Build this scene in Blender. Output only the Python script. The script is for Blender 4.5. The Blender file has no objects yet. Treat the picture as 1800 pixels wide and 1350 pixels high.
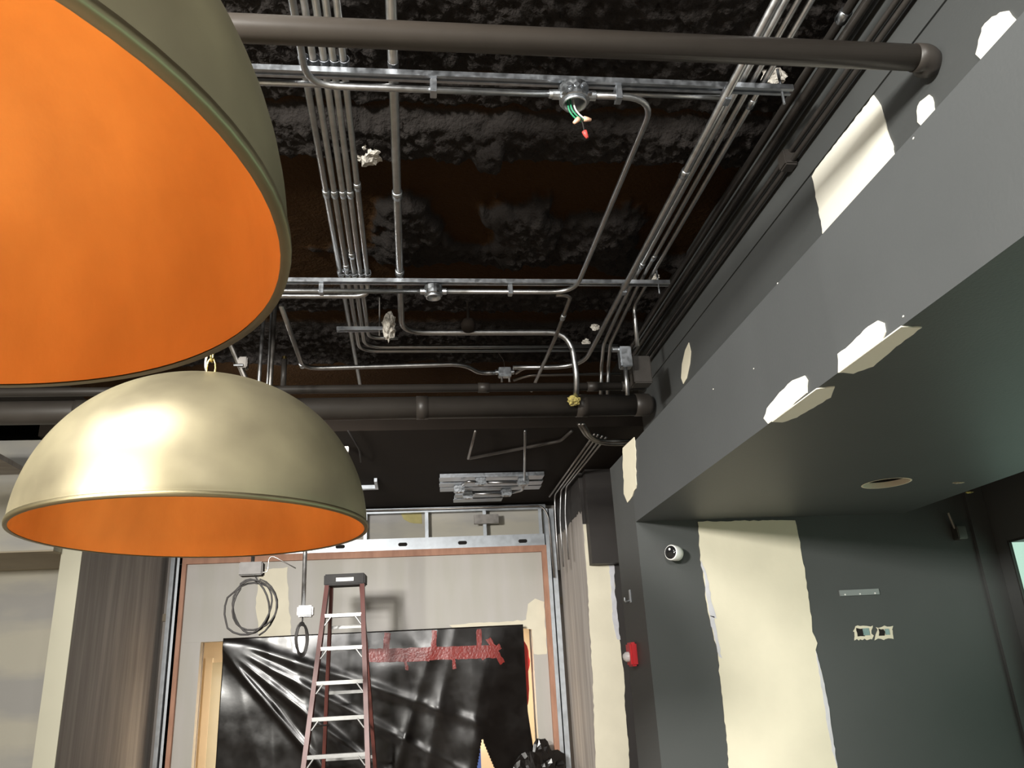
import bpy, bmesh, math, random
import numpy as np
from mathutils import Vector, Matrix, noise
random.seed(7)
S = bpy.context.scene
COL = S.collection
H = 1.65                                   # camera height above the floor

# ------------------------------------------------------------------ camera
F, CX, CY = 1425.0, 900.0, 675.0
def _n(v):
    v = np.array(v, float); return v / np.linalg.norm(v)
_Y = _n((726 - CX, 1206 - CY, F))
_X = np.array([11300, -110, F], float); _X -= _Y * _X.dot(_Y); _X = _n(_X)
_Z = np.cross(_X, _Y)
RW = np.stack([_X, _Y, _Z])                # world = RW @ (right, down, forward)
cam_d = bpy.data.cameras.new('camera'); cam = bpy.data.objects.new('camera', cam_d); COL.objects.link(cam)
cam_d.sensor_fit = 'HORIZONTAL'; cam_d.sensor_width = 36.0; cam_d.lens = F / 1800.0 * 36.0
cam_d.clip_start = 0.02; cam_d.clip_end = 200
r_, d_, f_ = RW[:, 0], RW[:, 1], RW[:, 2]
cam.matrix_world = Matrix(((r_[0], -d_[0], -f_[0], 0), (r_[1], -d_[1], -f_[1], 0), (r_[2], -d_[2], -f_[2], H), (0, 0, 0, 1)))
S.camera = cam

# ------------------------------------------------------------------ light
S.view_settings.view_transform = 'Standard'; S.view_settings.look = 'None'
S.view_settings.gamma = 1.0; S.view_settings.use_curve_mapping = False
S.view_settings.exposure = 1.5
wd = bpy.data.worlds.new('daylight'); S.world = wd; wd.use_nodes = True
bg = wd.node_tree.nodes['Background']; bg.inputs[0].default_value = (0.68, 0.79, 0.74, 1); bg.inputs[1].default_value = 0.48
def area(name, loc, target, sx, sy, power, col):
    l = bpy.data.lights.new(name, 'AREA'); l.shape = 'RECTANGLE'; l.size = sx; l.size_y = sy
    l.energy = power; l.color = col
    o = bpy.data.objects.new(name, l); COL.objects.link(o); o.location = loc
    o.rotation_euler = (Vector(target) - Vector(loc)).to_track_quat('-Z', 'Y').to_euler()
    return o
area('work_light', (-3.4, -1.6, H + 1.42), (1.2, 3.2, H + 0.7), 0.6, 0.45, 195, (1.0, 0.97, 0.90))
area('rear_fill', (-0.2, -2.6, H + 1.8), (0.2, 3.0, H + 1.0), 1.2, 0.5, 60, (1.0, 0.97, 0.92))  # unseen fill behind the camera, added for general brightness
area('side_fill', (-1.55, 1.25, H + 2.0), (-1.0, 2.2, 0.0), 1.6, 0.9, 25, (1.0, 0.98, 0.93))  # unseen fill, added to brighten the far dome and the column side
hall = area('hall_fixture', (-1.45, 4.4, H + 1.5), (0.55, 9.6, H + 0.2), 0.35, 0.35, 33, (1.0, 0.97, 0.93))
hall.data.spread = math.radians(95)
area('corridor_fixture', (-0.3, 10.7, H + 0.72), (-0.3, 11.2, 0.0), 2.4, 0.3, 60, (1.0, 0.82, 0.60))

# ------------------------------------------------------------------ pixel measurements -> points on real planes
def ray(p):
    return RW @ _n((p[0] - CX, p[1] - CY, F))
def atX(p, x):
    d = ray(p); k = x / d[0]; return Vector((d[0]*k, d[1]*k, d[2]*k + H))
def atY(p, y):
    d = ray(p); k = y / d[1]; return Vector((d[0]*k, d[1]*k, d[2]*k + H))
def atZ(p, z):
    d = ray(p); k = z / d[2]; return Vector((d[0]*k, d[1]*k, z + H))

# ------------------------------------------------------------------ materials
MATS = {}
def mat(name, col, rough=0.6, metal=0.0, var=0.0, vscale=6.0, bump=0.0, bscale=40.0, col2=None, emit=None, es=0.0,
        coat=0.0, spec=0.5, rvar=0.0, stretch=(1, 1, 1), lo=0.35, hi=0.65):
    m = bpy.data.materials.new(name); m.use_nodes = True
    nt = m.node_tree; b = nt.nodes['Principled BSDF']
    b.inputs['Base Color'].default_value = (*col, 1); b.inputs['Roughness'].default_value = rough
    b.inputs['Metallic'].default_value = metal; b.inputs['Specular IOR Level'].default_value = spec
    b.inputs['Coat Weight'].default_value = coat
    tc = nt.nodes.new('ShaderNodeTexCoord'); mp = nt.nodes.new('ShaderNodeMapping')
    mp.inputs['Scale'].default_value = stretch; nt.links.new(tc.outputs['Object'], mp.inputs[0])
    if var > 0 or col2 or rvar > 0:
        n = nt.nodes.new('ShaderNodeTexNoise'); n.inputs['Scale'].default_value = vscale; n.inputs['Detail'].default_value = 6
        nt.links.new(mp.outputs[0], n.inputs['Vector'])
        r = nt.nodes.new('ShaderNodeValToRGB'); r.color_ramp.elements[0].position = lo; r.color_ramp.elements[1].position = hi
        c2 = col2 if col2 else tuple(c * (1 - var) for c in col)
        r.color_ramp.elements[0].color = (*c2, 1); r.color_ramp.elements[1].color = (*col, 1)
        nt.links.new(n.outputs['Fac'], r.inputs[0]); nt.links.new(r.outputs[0], b.inputs['Base Color'])
        if rvar > 0:
            mr = nt.nodes.new('ShaderNodeMapRange'); mr.inputs['To Min'].default_value = rough - rvar; mr.inputs['To Max'].default_value = rough + rvar
            mr.inputs['From Min'].default_value = 0.3; mr.inputs['From Max'].default_value = 0.7
            nt.links.new(n.outputs['Fac'], mr.inputs['Value']); nt.links.new(mr.outputs[0], b.inputs['Roughness'])
    if bump > 0:
        n2 = nt.nodes.new('ShaderNodeTexNoise'); n2.inputs['Scale'].default_value = bscale; n2.inputs['Detail'].default_value = 4
        nt.links.new(mp.outputs[0], n2.inputs['Vector'])
        bp = nt.nodes.new('ShaderNodeBump'); bp.inputs['Strength'].default_value = bump; bp.inputs['Distance'].default_value = 0.01
        nt.links.new(n2.outputs['Fac'], bp.inputs['Height']); nt.links.new(bp.outputs[0], b.inputs['Normal'])
    if emit:
        b.inputs['Emission Color'].default_value = (*emit, 1); b.inputs['Emission Strength'].default_value = es
    MATS[name] = m
    return m
GREY = mat('charcoal_paint', (0.076, 0.081, 0.083), 0.50, var=0.06, vscale=3, bump=0.05, bscale=120)
GREYW = mat('charcoal_wall_paint', (0.068, 0.072, 0.072), 0.55, var=0.06, vscale=3, bump=0.05, bscale=120)
BLACKW = mat('black_wall_paint', (0.030, 0.026, 0.024), 0.6, var=0.15, vscale=4, bump=0.05)
BLACKC = mat('black_ceiling_paint', (0.0165, 0.0118, 0.0085), 0.85, var=0.15, vscale=3, spec=0.2)
CREAM = mat('cream_compound', (0.76, 0.71, 0.56), 0.8, var=0.06, vscale=5, bump=0.1, bscale=25)
CREAM2 = mat('white_compound', (0.86, 0.84, 0.74), 0.8, var=0.04, vscale=9, bump=0.1, bscale=30)
SMEAR = mat('blue_grey_compound_smear', (0.62, 0.62, 0.66), 0.8, var=0.12, vscale=14)
GYP = mat('grey_gypsum_board', (0.50, 0.48, 0.455), 0.85, col2=(0.46, 0.445, 0.40), vscale=2.2, stretch=(2.2, 1, 0.35))
GYPS = mat('smeared_gypsum_board', (0.47, 0.435, 0.40), 0.85, col2=(0.33, 0.30, 0.275), vscale=4.5, stretch=(1, 2.6, 0.16), lo=0.38, hi=0.68)
GYPL = mat('taped_gypsum_board', (0.50, 0.475, 0.40), 0.85, col2=(0.38, 0.37, 0.355), vscale=1.4, stretch=(0.4, 1, 1.4), lo=0.42, hi=0.55)
TAN = mat('tan_board', (0.42, 0.36, 0.27), 0.85, var=0.1, vscale=3)
ENDC = mat('cream_corner_board', (0.60, 0.575, 0.455), 0.8, var=0.05, vscale=3)
WARMW = mat('warm_corridor_paint', (0.75, 0.66, 0.52), 0.8, var=0.03)
CONC = mat('brown_floor', (0.28, 0.225, 0.18), 0.5, var=0.25, vscale=3)
STEEL = mat('galvanized_conduit', (0.47, 0.475, 0.48), 0.38, metal=1.0, var=0.12, vscale=30, rvar=0.06)
STEELD = mat('dull_conduit', (0.33, 0.31, 0.29), 0.42, metal=1.0, var=0.2, vscale=18, rvar=0.08)
STRUT = mat('galvanized_strut', (0.54, 0.57, 0.61), 0.38, metal=1.0, var=0.12, vscale=40, rvar=0.08)
ZINC = mat('zinc_box', (0.52, 0.55, 0.58), 0.36, metal=1.0, var=0.25, vscale=50, rvar=0.1)
TRACK = mat('galvanized_stud', (0.56, 0.60, 0.64), 0.45, metal=0.7, var=0.14, vscale=14, rvar=0.08)
STEELB = mat('black_painted_conduit', (0.045, 0.040, 0.036), 0.45, var=0.2, vscale=20)
PIPEB = mat('dark_painted_pipe', (0.062, 0.052, 0.043), 0.42, var=0.12, vscale=8)
PIPED = mat('black_painted_pipe', (0.042, 0.036, 0.031), 0.45, var=0.15, vscale=8)
FOAM = mat('black_fireproofing', (0.021, 0.0185, 0.017), 0.95, bump=0.9, bscale=70, spec=0.1)
def foam_colour():
    nt = FOAM.node_tree; b = nt.nodes['Principled BSDF']
    at = nt.nodes.new('ShaderNodeAttribute'); at.attribute_name = 'spray'
    rp = nt.nodes.new('ShaderNodeValToRGB'); rp.color_ramp.elements[0].position = 0.11; rp.color_ramp.elements[1].position = 0.32
    rp.color_ramp.elements[0].color = (0.036, 0.0180, 0.0066, 1); rp.color_ramp.elements[1].color = (0.0250, 0.0220, 0.0205, 1)  # warm lens flare put into the bare deck as brown; spray is greyer
    nt.links.new(at.outputs['Fac'], rp.inputs[0]); nt.links.new(rp.outputs[0], b.inputs['Base Color'])
foam_colour()
DECK = mat('dark_deck', (0.012, 0.008, 0.006), 0.8, var=0.2)
WHITEF = mat('white_fibre', (0.72, 0.69, 0.62), 0.95, col2=(0.35, 0.32, 0.28), vscale=60, bump=0.8, bscale=120)
BRASS = mat('aged_brass', (0.36, 0.315, 0.20), 0.40, metal=0.60, col2=(0.255, 0.22, 0.145), vscale=5, rvar=0.08, bump=0.04, bscale=14, lo=0.3, hi=0.7)
BRASSR = mat('brass_rim', (0.42, 0.36, 0.22), 0.40, metal=1.0, var=0.2)
COPPER = mat('copper_leaf', (0.80, 0.36, 0.09), 0.52, metal=0.35, col2=(0.50, 0.20, 0.042), vscale=4.5, stretch=(1, 1, 0.5), bump=0.06, bscale=60, lo=0.25, hi=0.75)
GOLD = mat('polished_brass', (0.80, 0.62, 0.26), 0.22, metal=1.0)
BULB = mat('bulb_glow', (1, 0.8, 0.5), 0.4, emit=(1.0, 0.66, 0.32), es=18)
WOOD = mat('red_stained_wood', (0.46, 0.245, 0.16), 0.65, col2=(0.36, 0.18, 0.115), vscale=12, stretch=(1, 1, 0.3))
FIBRE = mat('red_fibreglass', (0.135, 0.036, 0.027), 0.42, var=0.2, vscale=10)
ALU = mat('brushed_aluminium', (0.34, 0.34, 0.33), 0.5, metal=0.7, var=0.12, vscale=20)
BPLAS = mat('black_moulded_plastic', (0.015, 0.013, 0.012), 0.65)
POLY = mat('black_poly_sheet', (0.010, 0.008, 0.007), 0.20, bump=0.04, bscale=9, rvar=0.05, var=0.2, vscale=6, spec=0.4)
RTAPE = mat('red_tape', (0.24, 0.018, 0.012), 0.32, var=0.25, vscale=14, bump=0.4, bscale=40)
RCLOTH = mat('red_plastic', (0.80, 0.035, 0.020), 0.5, var=0.1)
BTAPE = mat('blue_tape', (0.05, 0.11, 0.42), 0.6)
CABLE = mat('black_cable', (0.012, 0.010, 0.009), 0.7)
WHITEP = mat('white_plastic', (0.78, 0.78, 0.76), 0.35)
LENS = mat('black_lens', (0.012, 0.012, 0.013), 0.12)
REDP = mat('red_alarm_plastic', (0.62, 0.022, 0.030), 0.35)
CLEAR = mat('clear_strobe_lens', (0.75, 0.72, 0.72), 0.15)
GREENW = mat('green_wire', (0.02, 0.26, 0.12), 0.45)
WHITEW = mat('white_wire', (0.80, 0.80, 0.78), 0.45)
ORANGEN = mat('tan_wire_nut', (0.85, 0.52, 0.36), 0.5)
REDN = mat('red_wire_nut', (0.70, 0.08, 0.07), 0.5)
YELF = mat('yellow_fibre', (0.62, 0.52, 0.16), 0.9, col2=(0.2, 0.16, 0.06), vscale=50, bump=0.8, bscale=90)
DARKHOLE = mat('dark_void', (0.010, 0.008, 0.007), 0.9)
FRAMEB = mat('dark_window_frame', (0.028, 0.026, 0.025), 0.5)
YELP = mat('yellow_primer', (0.52, 0.46, 0.20), 0.85, var=0.2, vscale=8)
def glass_mat():
    m = bpy.data.materials.new('window_glass'); m.use_nodes = True; nt = m.node_tree
    nt.nodes.remove(nt.nodes['Principled BSDF']); out = nt.nodes['Material Output']
    t = nt.nodes.new('ShaderNodeBsdfTransparent'); t.inputs[0].default_value = (0.82, 0.93, 0.87, 1)
    g = nt.nodes.new('ShaderNodeBsdfGlossy'); g.inputs['Roughness'].default_value = 0.03
    mx = nt.nodes.new('ShaderNodeMixShader'); mx.inputs[0].default_value = 0.08
    nt.links.new(t.outputs[0], mx.inputs[1]); nt.links.new(g.outputs[0], mx.inputs[2]); nt.links.new(mx.outputs[0], out.inputs[0])
    return m
GLASS = glass_mat()

# ------------------------------------------------------------------ mesh helpers
def obj(name, bm, m, parent=None, smooth=False):
    me = bpy.data.meshes.new(name)
    if isinstance(bm, bmesh.types.BMesh):
        bm.normal_update(); bm.to_mesh(me); bm.free()
    else:
        me.from_pydata([tuple(v) for v in bm[0]], [], bm[1]); me.update()
    me.materials.append(m)
    if smooth: me.shade_smooth()
    o = bpy.data.objects.new(name, me); COL.objects.link(o)
    if parent is not None:
        o.parent = parent
        o.matrix_parent_inverse = WM[parent.name].inverted() if parent.name in WM else Matrix.Identity(4)
    return o
WM = {}
def tag(o, label, cat, group=None):
    o['label'] = label; o['category'] = cat
    if group: o['group'] = group
    return o
def thing(name, label, cat, loc, group=None):
    o = bpy.data.objects.new(name, None); COL.objects.link(o); o.location = loc
    o.empty_display_size = 0.05; WM[o.name] = Matrix.Translation(Vector(loc))
    return tag(o, label, cat, group)
def struct(name, bm, m, label=None, cat=None, smooth=False):
    o = obj(name, bm, m, smooth=smooth); o['kind'] = 'structure'
    if label: o['label'] = label
    if cat: o['category'] = cat
    return o
def box(lo, hi, bm=None, bev=0.0):
    own = bm is None
    if own: bm = bmesh.new()
    lo, hi = Vector(lo), Vector(hi)
    r = bmesh.ops.create_cube(bm, size=1.0)
    for v in r['verts']:
        v.co = Vector(((lo[i] + hi[i]) / 2 + v.co[i] * (hi[i] - lo[i])) for i in range(3))
    if bev > 0:
        bmesh.ops.bevel(bm, geom=list({e for v in r['verts'] for e in v.link_edges}), offset=bev, segments=2, affect='EDGES')
    return bm
def fillet(pts, rb, n=7):
    pts = [Vector(p) for p in pts]
    if len(pts) < 3 or rb <= 0: return pts
    out = [pts[0]]
    for i in range(1, len(pts) - 1):
        a, b, c = pts[i-1], pts[i], pts[i+1]
        u, w = (a - b), (c - b)
        k = min(rb, u.length * 0.48, w.length * 0.48)
        p, q = b + u.normalized() * k, b + w.normalized() * k
        for j in range(n + 1):
            t = j / n
            out.append(p * (1-t)**2 + b * 2*t*(1-t) + q * t*t)
    out.append(pts[-1])
    return out
def tube(pts, r, seg=10, bm=None, cap=True, closed=False):
    if bm is None: bm = bmesh.new()
    P = [Vector(p) for p in pts]; n = len(P); rings = []
    rr = r if isinstance(r, (list, tuple)) else [r] * n
    t0 = (P[1] - P[0]).normalized()
    up = Vector((0, 0, 1)) if abs(t0.z) < 0.9 else Vector((1, 0, 0))
    nrm = (up - t0 * up.dot(t0)).normalized()
    for i in range(n):
        if closed: t = (P[(i+1) % n] - P[i-1]).normalized()
        elif i == 0: t = t0
        elif i == n - 1: t = (P[-1] - P[-2]).normalized()
        else: t = ((P[i+1] - P[i]).normalized() + (P[i] - P[i-1]).normalized()).normalized()
        nrm = (nrm - t * nrm.dot(t)).normalized(); bn = t.cross(nrm)
        rings.append([bm.verts.new(P[i] + (nrm * math.cos(a) + bn * math.sin(a)) * rr[i]) for a in [2*math.pi*k/seg for k in range(seg)]])
    m = n if closed else n - 1
    for i in range(m):
        A, B = rings[i], rings[(i+1) % n]
        for k in range(seg):
            bm.faces.new((A[k], A[(k+1) % seg], B[(k+1) % seg], B[k]))
    if cap and not closed:
        bm.faces.new(list(reversed(rings[0]))); bm.faces.new(rings[-1])
    return bm
def lathe(prof, c, seg=64, bm=None, ax='z'):
    if bm is None: bm = bmesh.new()
    c = Vector(c); rings = []
    for (r, z) in prof:
        ring = []
        for k in range(seg):
            a = 2 * math.pi * k / seg
            if ax == 'z': d = Vector((r * math.cos(a), r * math.sin(a), z))
            elif ax == 'y': d = Vector((r * math.cos(a), z, r * math.sin(a)))
            else: d = Vector((z, r * math.cos(a), r * math.sin(a)))
            ring.append(bm.verts.new(c + d))
        rings.append(ring)
    for A, B in zip(rings, rings[1:]):
        for k in range(seg):
            bm.faces.new((A[k], A[(k+1) % seg], B[(k+1) % seg], B[k]))
    for R in (rings[0], rings[-1]):
        if (R[0].co - R[seg//2].co).length < 1e-4: bmesh.ops.remove_doubles(bm, verts=R, dist=1e-4)
    bmesh.ops.recalc_face_normals(bm, faces=bm.faces)
    return bm
def slab(poly, offset):
    """polygon of world points -> thin solid, thickened by the vector offset"""
    bm = bmesh.new(); off = Vector(offset)
    A = [bm.verts.new(Vector(p)) for p in poly]; B = [bm.verts.new(Vector(p) + off) for p in poly]
    n = len(A)
    bm.faces.new(A); bm.faces.new(list(reversed(B)))
    for i in range(n): bm.faces.new((A[i], B[i], B[(i+1) % n], A[(i+1) % n]))
    bmesh.ops.recalc_face_normals(bm, faces=bm.faces)
    return bm
def rough_poly(px, amp=1.2, step=7.0, seed=1):
    """subdivide a pixel outline and make its edge ragged, before it is laid on its wall"""
    rnd = random.Random(seed); out = []
    for i in range(len(px)):
        a, b = px[i], px[(i+1) % len(px)]
        L = math.hypot(b[0]-a[0], b[1]-a[1]); n = max(1, int(L / step))
        for j in range(n):
            t = j / n
            out.append((a[0] + (b[0]-a[0])*t + rnd.uniform(-amp, amp), a[1] + (b[1]-a[1])*t + rnd.uniform(-amp, amp)))
    return out
def lump(c, rx, ry, rz, seed, amp=0.35, freq=3.0, sub=3):
    bm = bmesh.new(); bmesh.ops.create_icosphere(bm, subdivisions=sub, radius=1.0)
    s = Vector((seed * 3.1, seed * 1.7, seed * 0.9))
    for v in bm.verts:
        k = 1 + amp * noise.fractal(v.co * freq + s, 1.0, 2.0, 3)
        v.co = Vector(c) + Vector((v.co.x * rx * k, v.co.y * ry * k, v.co.z * rz * k))
    return bm

# ================================================================== SETTING
XS, ZS, ZT = 1.073, 0.686, 1.052          # soffit face, underside, top (relative to the camera)
YW = 3.8                                   # wall with the security camera
XW = 1.50                                  # upper wall behind the soffit
YB = 9.6                                   # framed wall at the far end
ZB = 2.0                                   # black flat ceiling
struct('floor', box((-6.2, -5.2, -0.1), (4.2, 13.2, 0)), CONC)
struct('wall_left', box((-6.2, -5.2, 0), (-6.0, 13.0, H + 2.5)), CREAM)
struct('wall_behind', box((-6.0, -5.2, 0), (4.0, -5.0, H + 2.5)), CREAM)

# --- deck overhead with sprayed fireproofing
ZD = 2.13
def y_of(py): return atZ((900, py), ZD - 0.04).y
BANDS = [(-170, -95, .05), (-80, 58, .06), (66, 140, .055), (150, 192, .045), (200, 278, .10), (512, 552, .05), (570, 640, .06)]
BANDS = [(y_of(a), y_of(b), d) for a, b, d in BANDS]
MOUNDS = []
for (px, py, rx, ry, d) in [(720, 410, .17, .30, .09), (912, 405, .16, .33, .10), (1062, 415, .21, .24, .085), (860, 455, .7, .10, .045),
                            (855, 262, .065, .11, .13), (1120, 470, .3, .09, .05)]:
    c = atZ((px, py), ZD - 0.04); MOUNDS.append((c.x, c.y, rx, ry, d))
def deck_z(x, y):
    w = 0.035 * noise.noise(Vector((x * 4, y * 2, 3.0))) + 0.025 * noise.noise(Vector((x * 11, y * 3, 8.0)))
    d = 0.0; fz = 0.10
    for a, b, dep in BANDS:
        yy = y + w; t = (yy - a) / (b - a)
        if -0.2 < t < 1.25:
            s = max(0.0, min(1.0, (t + 0.12) / 0.45)) if t < 0.9 else max(0.0, 1 - (t - 0.9) / 0.22)
            s = s * s * (3 - 2*s)
            k = 0.72 + 0.55 * noise.noise(Vector((x * 2.3, a * 5, 1.0)))
            d = max(d, dep * s * k); fz = max(fz, s)
    for mx, my, rx, ry, dep in MOUNDS:
        q = ((x - mx + w) / rx) ** 2 + ((y - my + w) / ry) ** 2 + 1.1 * noise.fractal(Vector((x * 7, y * 5, mx)), 0.9, 2.0, 3)
        q = max(q, 0.0)
        if q < 2.2:
            s = max(0.0, 1 - (q / 1.35) ** 2) if q < 1.35 else 0
            d = max(d, dep * s); fz = max(fz, s)
    p = Vector((x, y, 0))
    f = 0.018 * noise.fractal(p * 22, 0.9, 2.1, 4) + 0.010 * noise.noise(p * 75)
    return H + ZD - d - f * fz * 1.3 + 0.010 * noise.noise(p * 3), fz
nx, ny = 300, 400
x0, x1, y0, y1 = -2.4, XW, 0.9, 6.5
vs = [(x0 + (x1-x0)*i/nx, y0 + (y1-y0)*j/ny) for j in range(ny + 1) for i in range(nx + 1)]
vz = [deck_z(x, y) for x, y in vs]; vs = [(x, y, q_[0]) for (x, y), q_ in zip(vs, vz)]
fs = [(j*(nx+1)+i, (j+1)*(nx+1)+i, (j+1)*(nx+1)+i+1, j*(nx+1)+i+1) for j in range(ny) for i in range(nx)]
ceil = struct('ceiling', box((-6.0, -5.0, H + ZD + 0.09), (4.0, 6.55, H + ZD + 0.25)), DECK)
fo = obj('sprayed_fireproofing', (vs, fs), FOAM, ceil, smooth=True); fo['kind'] = 'stuff'
at_ = fo.data.attributes.new('spray', 'FLOAT', 'POINT'); at_.data.foreach_set('value', [q_[1] for q_ in vz])

# --- flat black ceiling beyond the pipes, its dark fascia
YN = atZ((800, 757), ZB).y
bc = struct('ceiling_black', box((-2.91, YN, H + ZB), (3.0, YB + 0.4, H + ZB + 0.06)), BLACKC)
obj('fascia', box((-2.91, YN - 0.04, H + ZB), (3.0, YN - 0.001, H + ZB + 0.3)), BLACKC, bc)

# --- upper wall behind the soffit: steel beam face above, painted board below
zst = atX((1480, 238), XW).z
wu = struct('wall_upper', box((XW, -5.0, H + 0.95), (XW + 0.15, 4.9, H + 2.3)), GREYW)
obj('beam_face', box((XW - 0.007, -5.0, zst), (XW - 0.001, 4.9, H + 2.3)), GREYW, wu)
def patch_x(px, x, seed, m=CREAM, amp=1.0, parent=wu, t=0.003, step=7):
    return obj('compound_patch', slab([atX(p, x) for p in rough_poly(px, amp, step, seed)], (-t, 0, 0)), m, parent)
pw = [(1537, 167), (1545, 178), (1553, 195), (1560, 228), (1571, 257), (1575, 300), (1450, 445), (1446, 402), (1429, 311), (1431, 303), (1480, 240)]
patch_x(pw, XW - 0.001, 3, CREAM2, 1.0)
patch_x([(1775, 20), (1760, 22), (1745, 30), (1728, 48), (1722, 70), (1716, 95), (1730, 110), (1790, 40)], XW - 0.001, 4, CREAM2, 1.2)
patch_x([(1634, 166), (1618, 178), (1612, 195), (1614, 215), (1625, 225), (1645, 195), (1640, 170)], XW - 0.001, 5, CREAM2, 0.8)
patch_x([(1211, 602), (1205, 616), (1200, 640), (1198, 664), (1202, 675), (1208, 665), (1213, 640), (1215, 618)], XW - 0.001, 6, CREAM, 0.5, step=20)

# --- soffit with a round downlight hole
hc = (atZ((1558, 849), ZS).x, atZ((1558, 849), ZS).y); hr = 0.092
bm = bmesh.new()
X2, YF = 2.46, -4.9
low = [bm.verts.new((x, y, H + ZS)) for x, y in ((XS, YF), (X2, YF), (X2, YW), (XS, YW))]
top = [bm.verts.new((x, y, H + ZT)) for x, y in ((XS, YF), (X2, YF), (X2, YW), (XS, YW))]
hole = [bm.verts.new((hc[0] + hr*math.cos(2*math.pi*k/40), hc[1] + hr*math.sin(2*math.pi*k/40), H + ZS)) for k in range(40)]
hup = [bm.verts.new(v.co + Vector((0, 0, 0.09))) for v in hole]
ed = [bm.edges.new((low[i], low[(i+1) % 4])) for i in range(4)] + [bm.edges.new((hole[i], hole[(i+1) % 40])) for i in range(40)]
bmesh.ops.triangle_fill(bm, edges=ed, use_beauty=True)
for i in range(4): bm.faces.new((low[i], low[(i+1) % 4], top[(i+1) % 4], top[i]))
bm.faces.new(top)
for i in range(40): bm.faces.new((hole[i], hole[(i+1) % 40], hup[(i+1) % 40], hup[i]))
bm.faces.new(hup)
bmesh.ops.recalc_face_normals(bm, faces=bm.faces)
sof = struct('soffit', bm, GREY)
# raw board edge of the hole
obj('hole_edge', lathe([(hr + 0.006, -0.0015), (hr - 0.001, -0.0015), (hr - 0.001, 0.022), (hr + 0.006, 0.022)], (hc[0], hc[1], H + ZS), 40), WARMW, sof)
obj('hole_void', lathe([(hr - 0.002, 0.023), (hr - 0.002, 0.085), (0.0001, 0.085)], (hc[0], hc[1], H + ZS), 40), DARKHOLE, sof)
# patches wrapped over the lower edge of the soffit
def edge_patch(side, under, seed):
    a = [atX(p, XS) for p in rough_poly(side, 0.8, 8, seed)]
    for p in a: p.z = max(p.z, H + ZS - 0.002)
    obj('compound_patch', slab(a, (-0.003, 0, 0)), CREAM2, sof)
    b = [atZ(p, ZS) for p in rough_poly(under, 0.8, 8, seed + 1)]
    for p in b: p.x = max(p.x, XS - 0.002)
    obj('compound_patch', slab(b, (0, 0, -0.003)), CREAM2, sof)
edge_patch([(1475, 645), (1474, 622), (1495, 607), (1520, 580), (1545, 564), (1556, 568), (1558, 583), (1552, 600), (1515, 640), (1475, 660)],
           [(1465, 652), (1500, 628), (1555, 585), (1580, 573), (1620, 574), (1598, 590), (1575, 608), (1535, 642), (1500, 655)], 11)
edge_patch([(1344, 735), (1350, 718), (1372, 690), (1395, 668), (1415, 660), (1420, 668), (1420, 690), (1380, 725), (1352, 745)],
           [(1354, 740), (1385, 712), (1425, 684), (1467, 678), (1460, 697), (1430, 715), (1400, 733), (1375, 741)], 13)
for k, p in enumerate([(1606, 243), (1588, 556), (1325, 648), (1367, 498), (1254, 684)]):
    c = atX(p, XS); obj('compound_speck', lump((c.x - 0.0005, c.y, c.z), 0.001, 0.003, 0.002, k, sub=2), CREAM2, sof)
# curtain pocket beyond the soffit
struct('ceiling_pocket', box((X2, YF, H + 0.90), (3.06, YW, H + 1.05)), DARKHOLE)

# --- column wall with the security camera
wc = struct('wall_column', box((XS, YW, 0), (2.9, 4.2, H + ZT)), GREYW)
def patch_y(px, y, seed, m=CREAM, amp=1.0, parent=wc, t=0.003, step=8, name='compound_patch'):
    return obj(name, slab([atY(p, y) for p in rough_poly(px, amp, step, seed)], (0, -t, 0)), m, parent)
zl = [(1227, 917), (1229, 950), (1231, 985), (1237, 1015), (1240, 1045), (1246, 1085), (1256, 1125), (1262, 1150), (1264, 1180), (1271, 1235), (1277, 1300), (1281, 1352), (1284, 1420)]
zr = [(1480, 1420), (1471, 1348), (1463, 1300), (1455, 1240), (1445, 1185), (1433, 1142), (1436, 1130), (1428, 1110), (1421, 1050), (1412, 990), (1402, 935), (1398, 914)]
pm = patch_y(zl + zr, YW - 0.001, 21, CREAM, 1.0)
patch_y([(1231, 985), (1237, 1010), (1240, 1045), (1247, 1083), (1258, 1087), (1249, 1050), (1243, 1010)], YW - 0.0005, 22, SMEAR, 1.2, t=0.0045)
patch_y([(1247, 1083), (1256, 1125), (1262, 1155), (1268, 1158), (1262, 1120), (1255, 1083)], YW - 0.0005, 26, SMEAR, 1.2, t=0.0045)
patch_y([(1432, 1142), (1445, 1185), (1456, 1245), (1464, 1300), (1472, 1350), (1462, 1320), (1452, 1262), (1444, 1215), (1438, 1175)], YW - 0.0005, 23, SMEAR, 1.0, t=0.0045)
patch_x([(1095, 787), (1112, 772), (1116, 768), (1118, 800), (1119, 858), (1112, 872), (1103, 884), (1098, 868), (1096, 830)], XS - 0.0005, 24, CREAM, 0.9, parent=wc)
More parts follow.
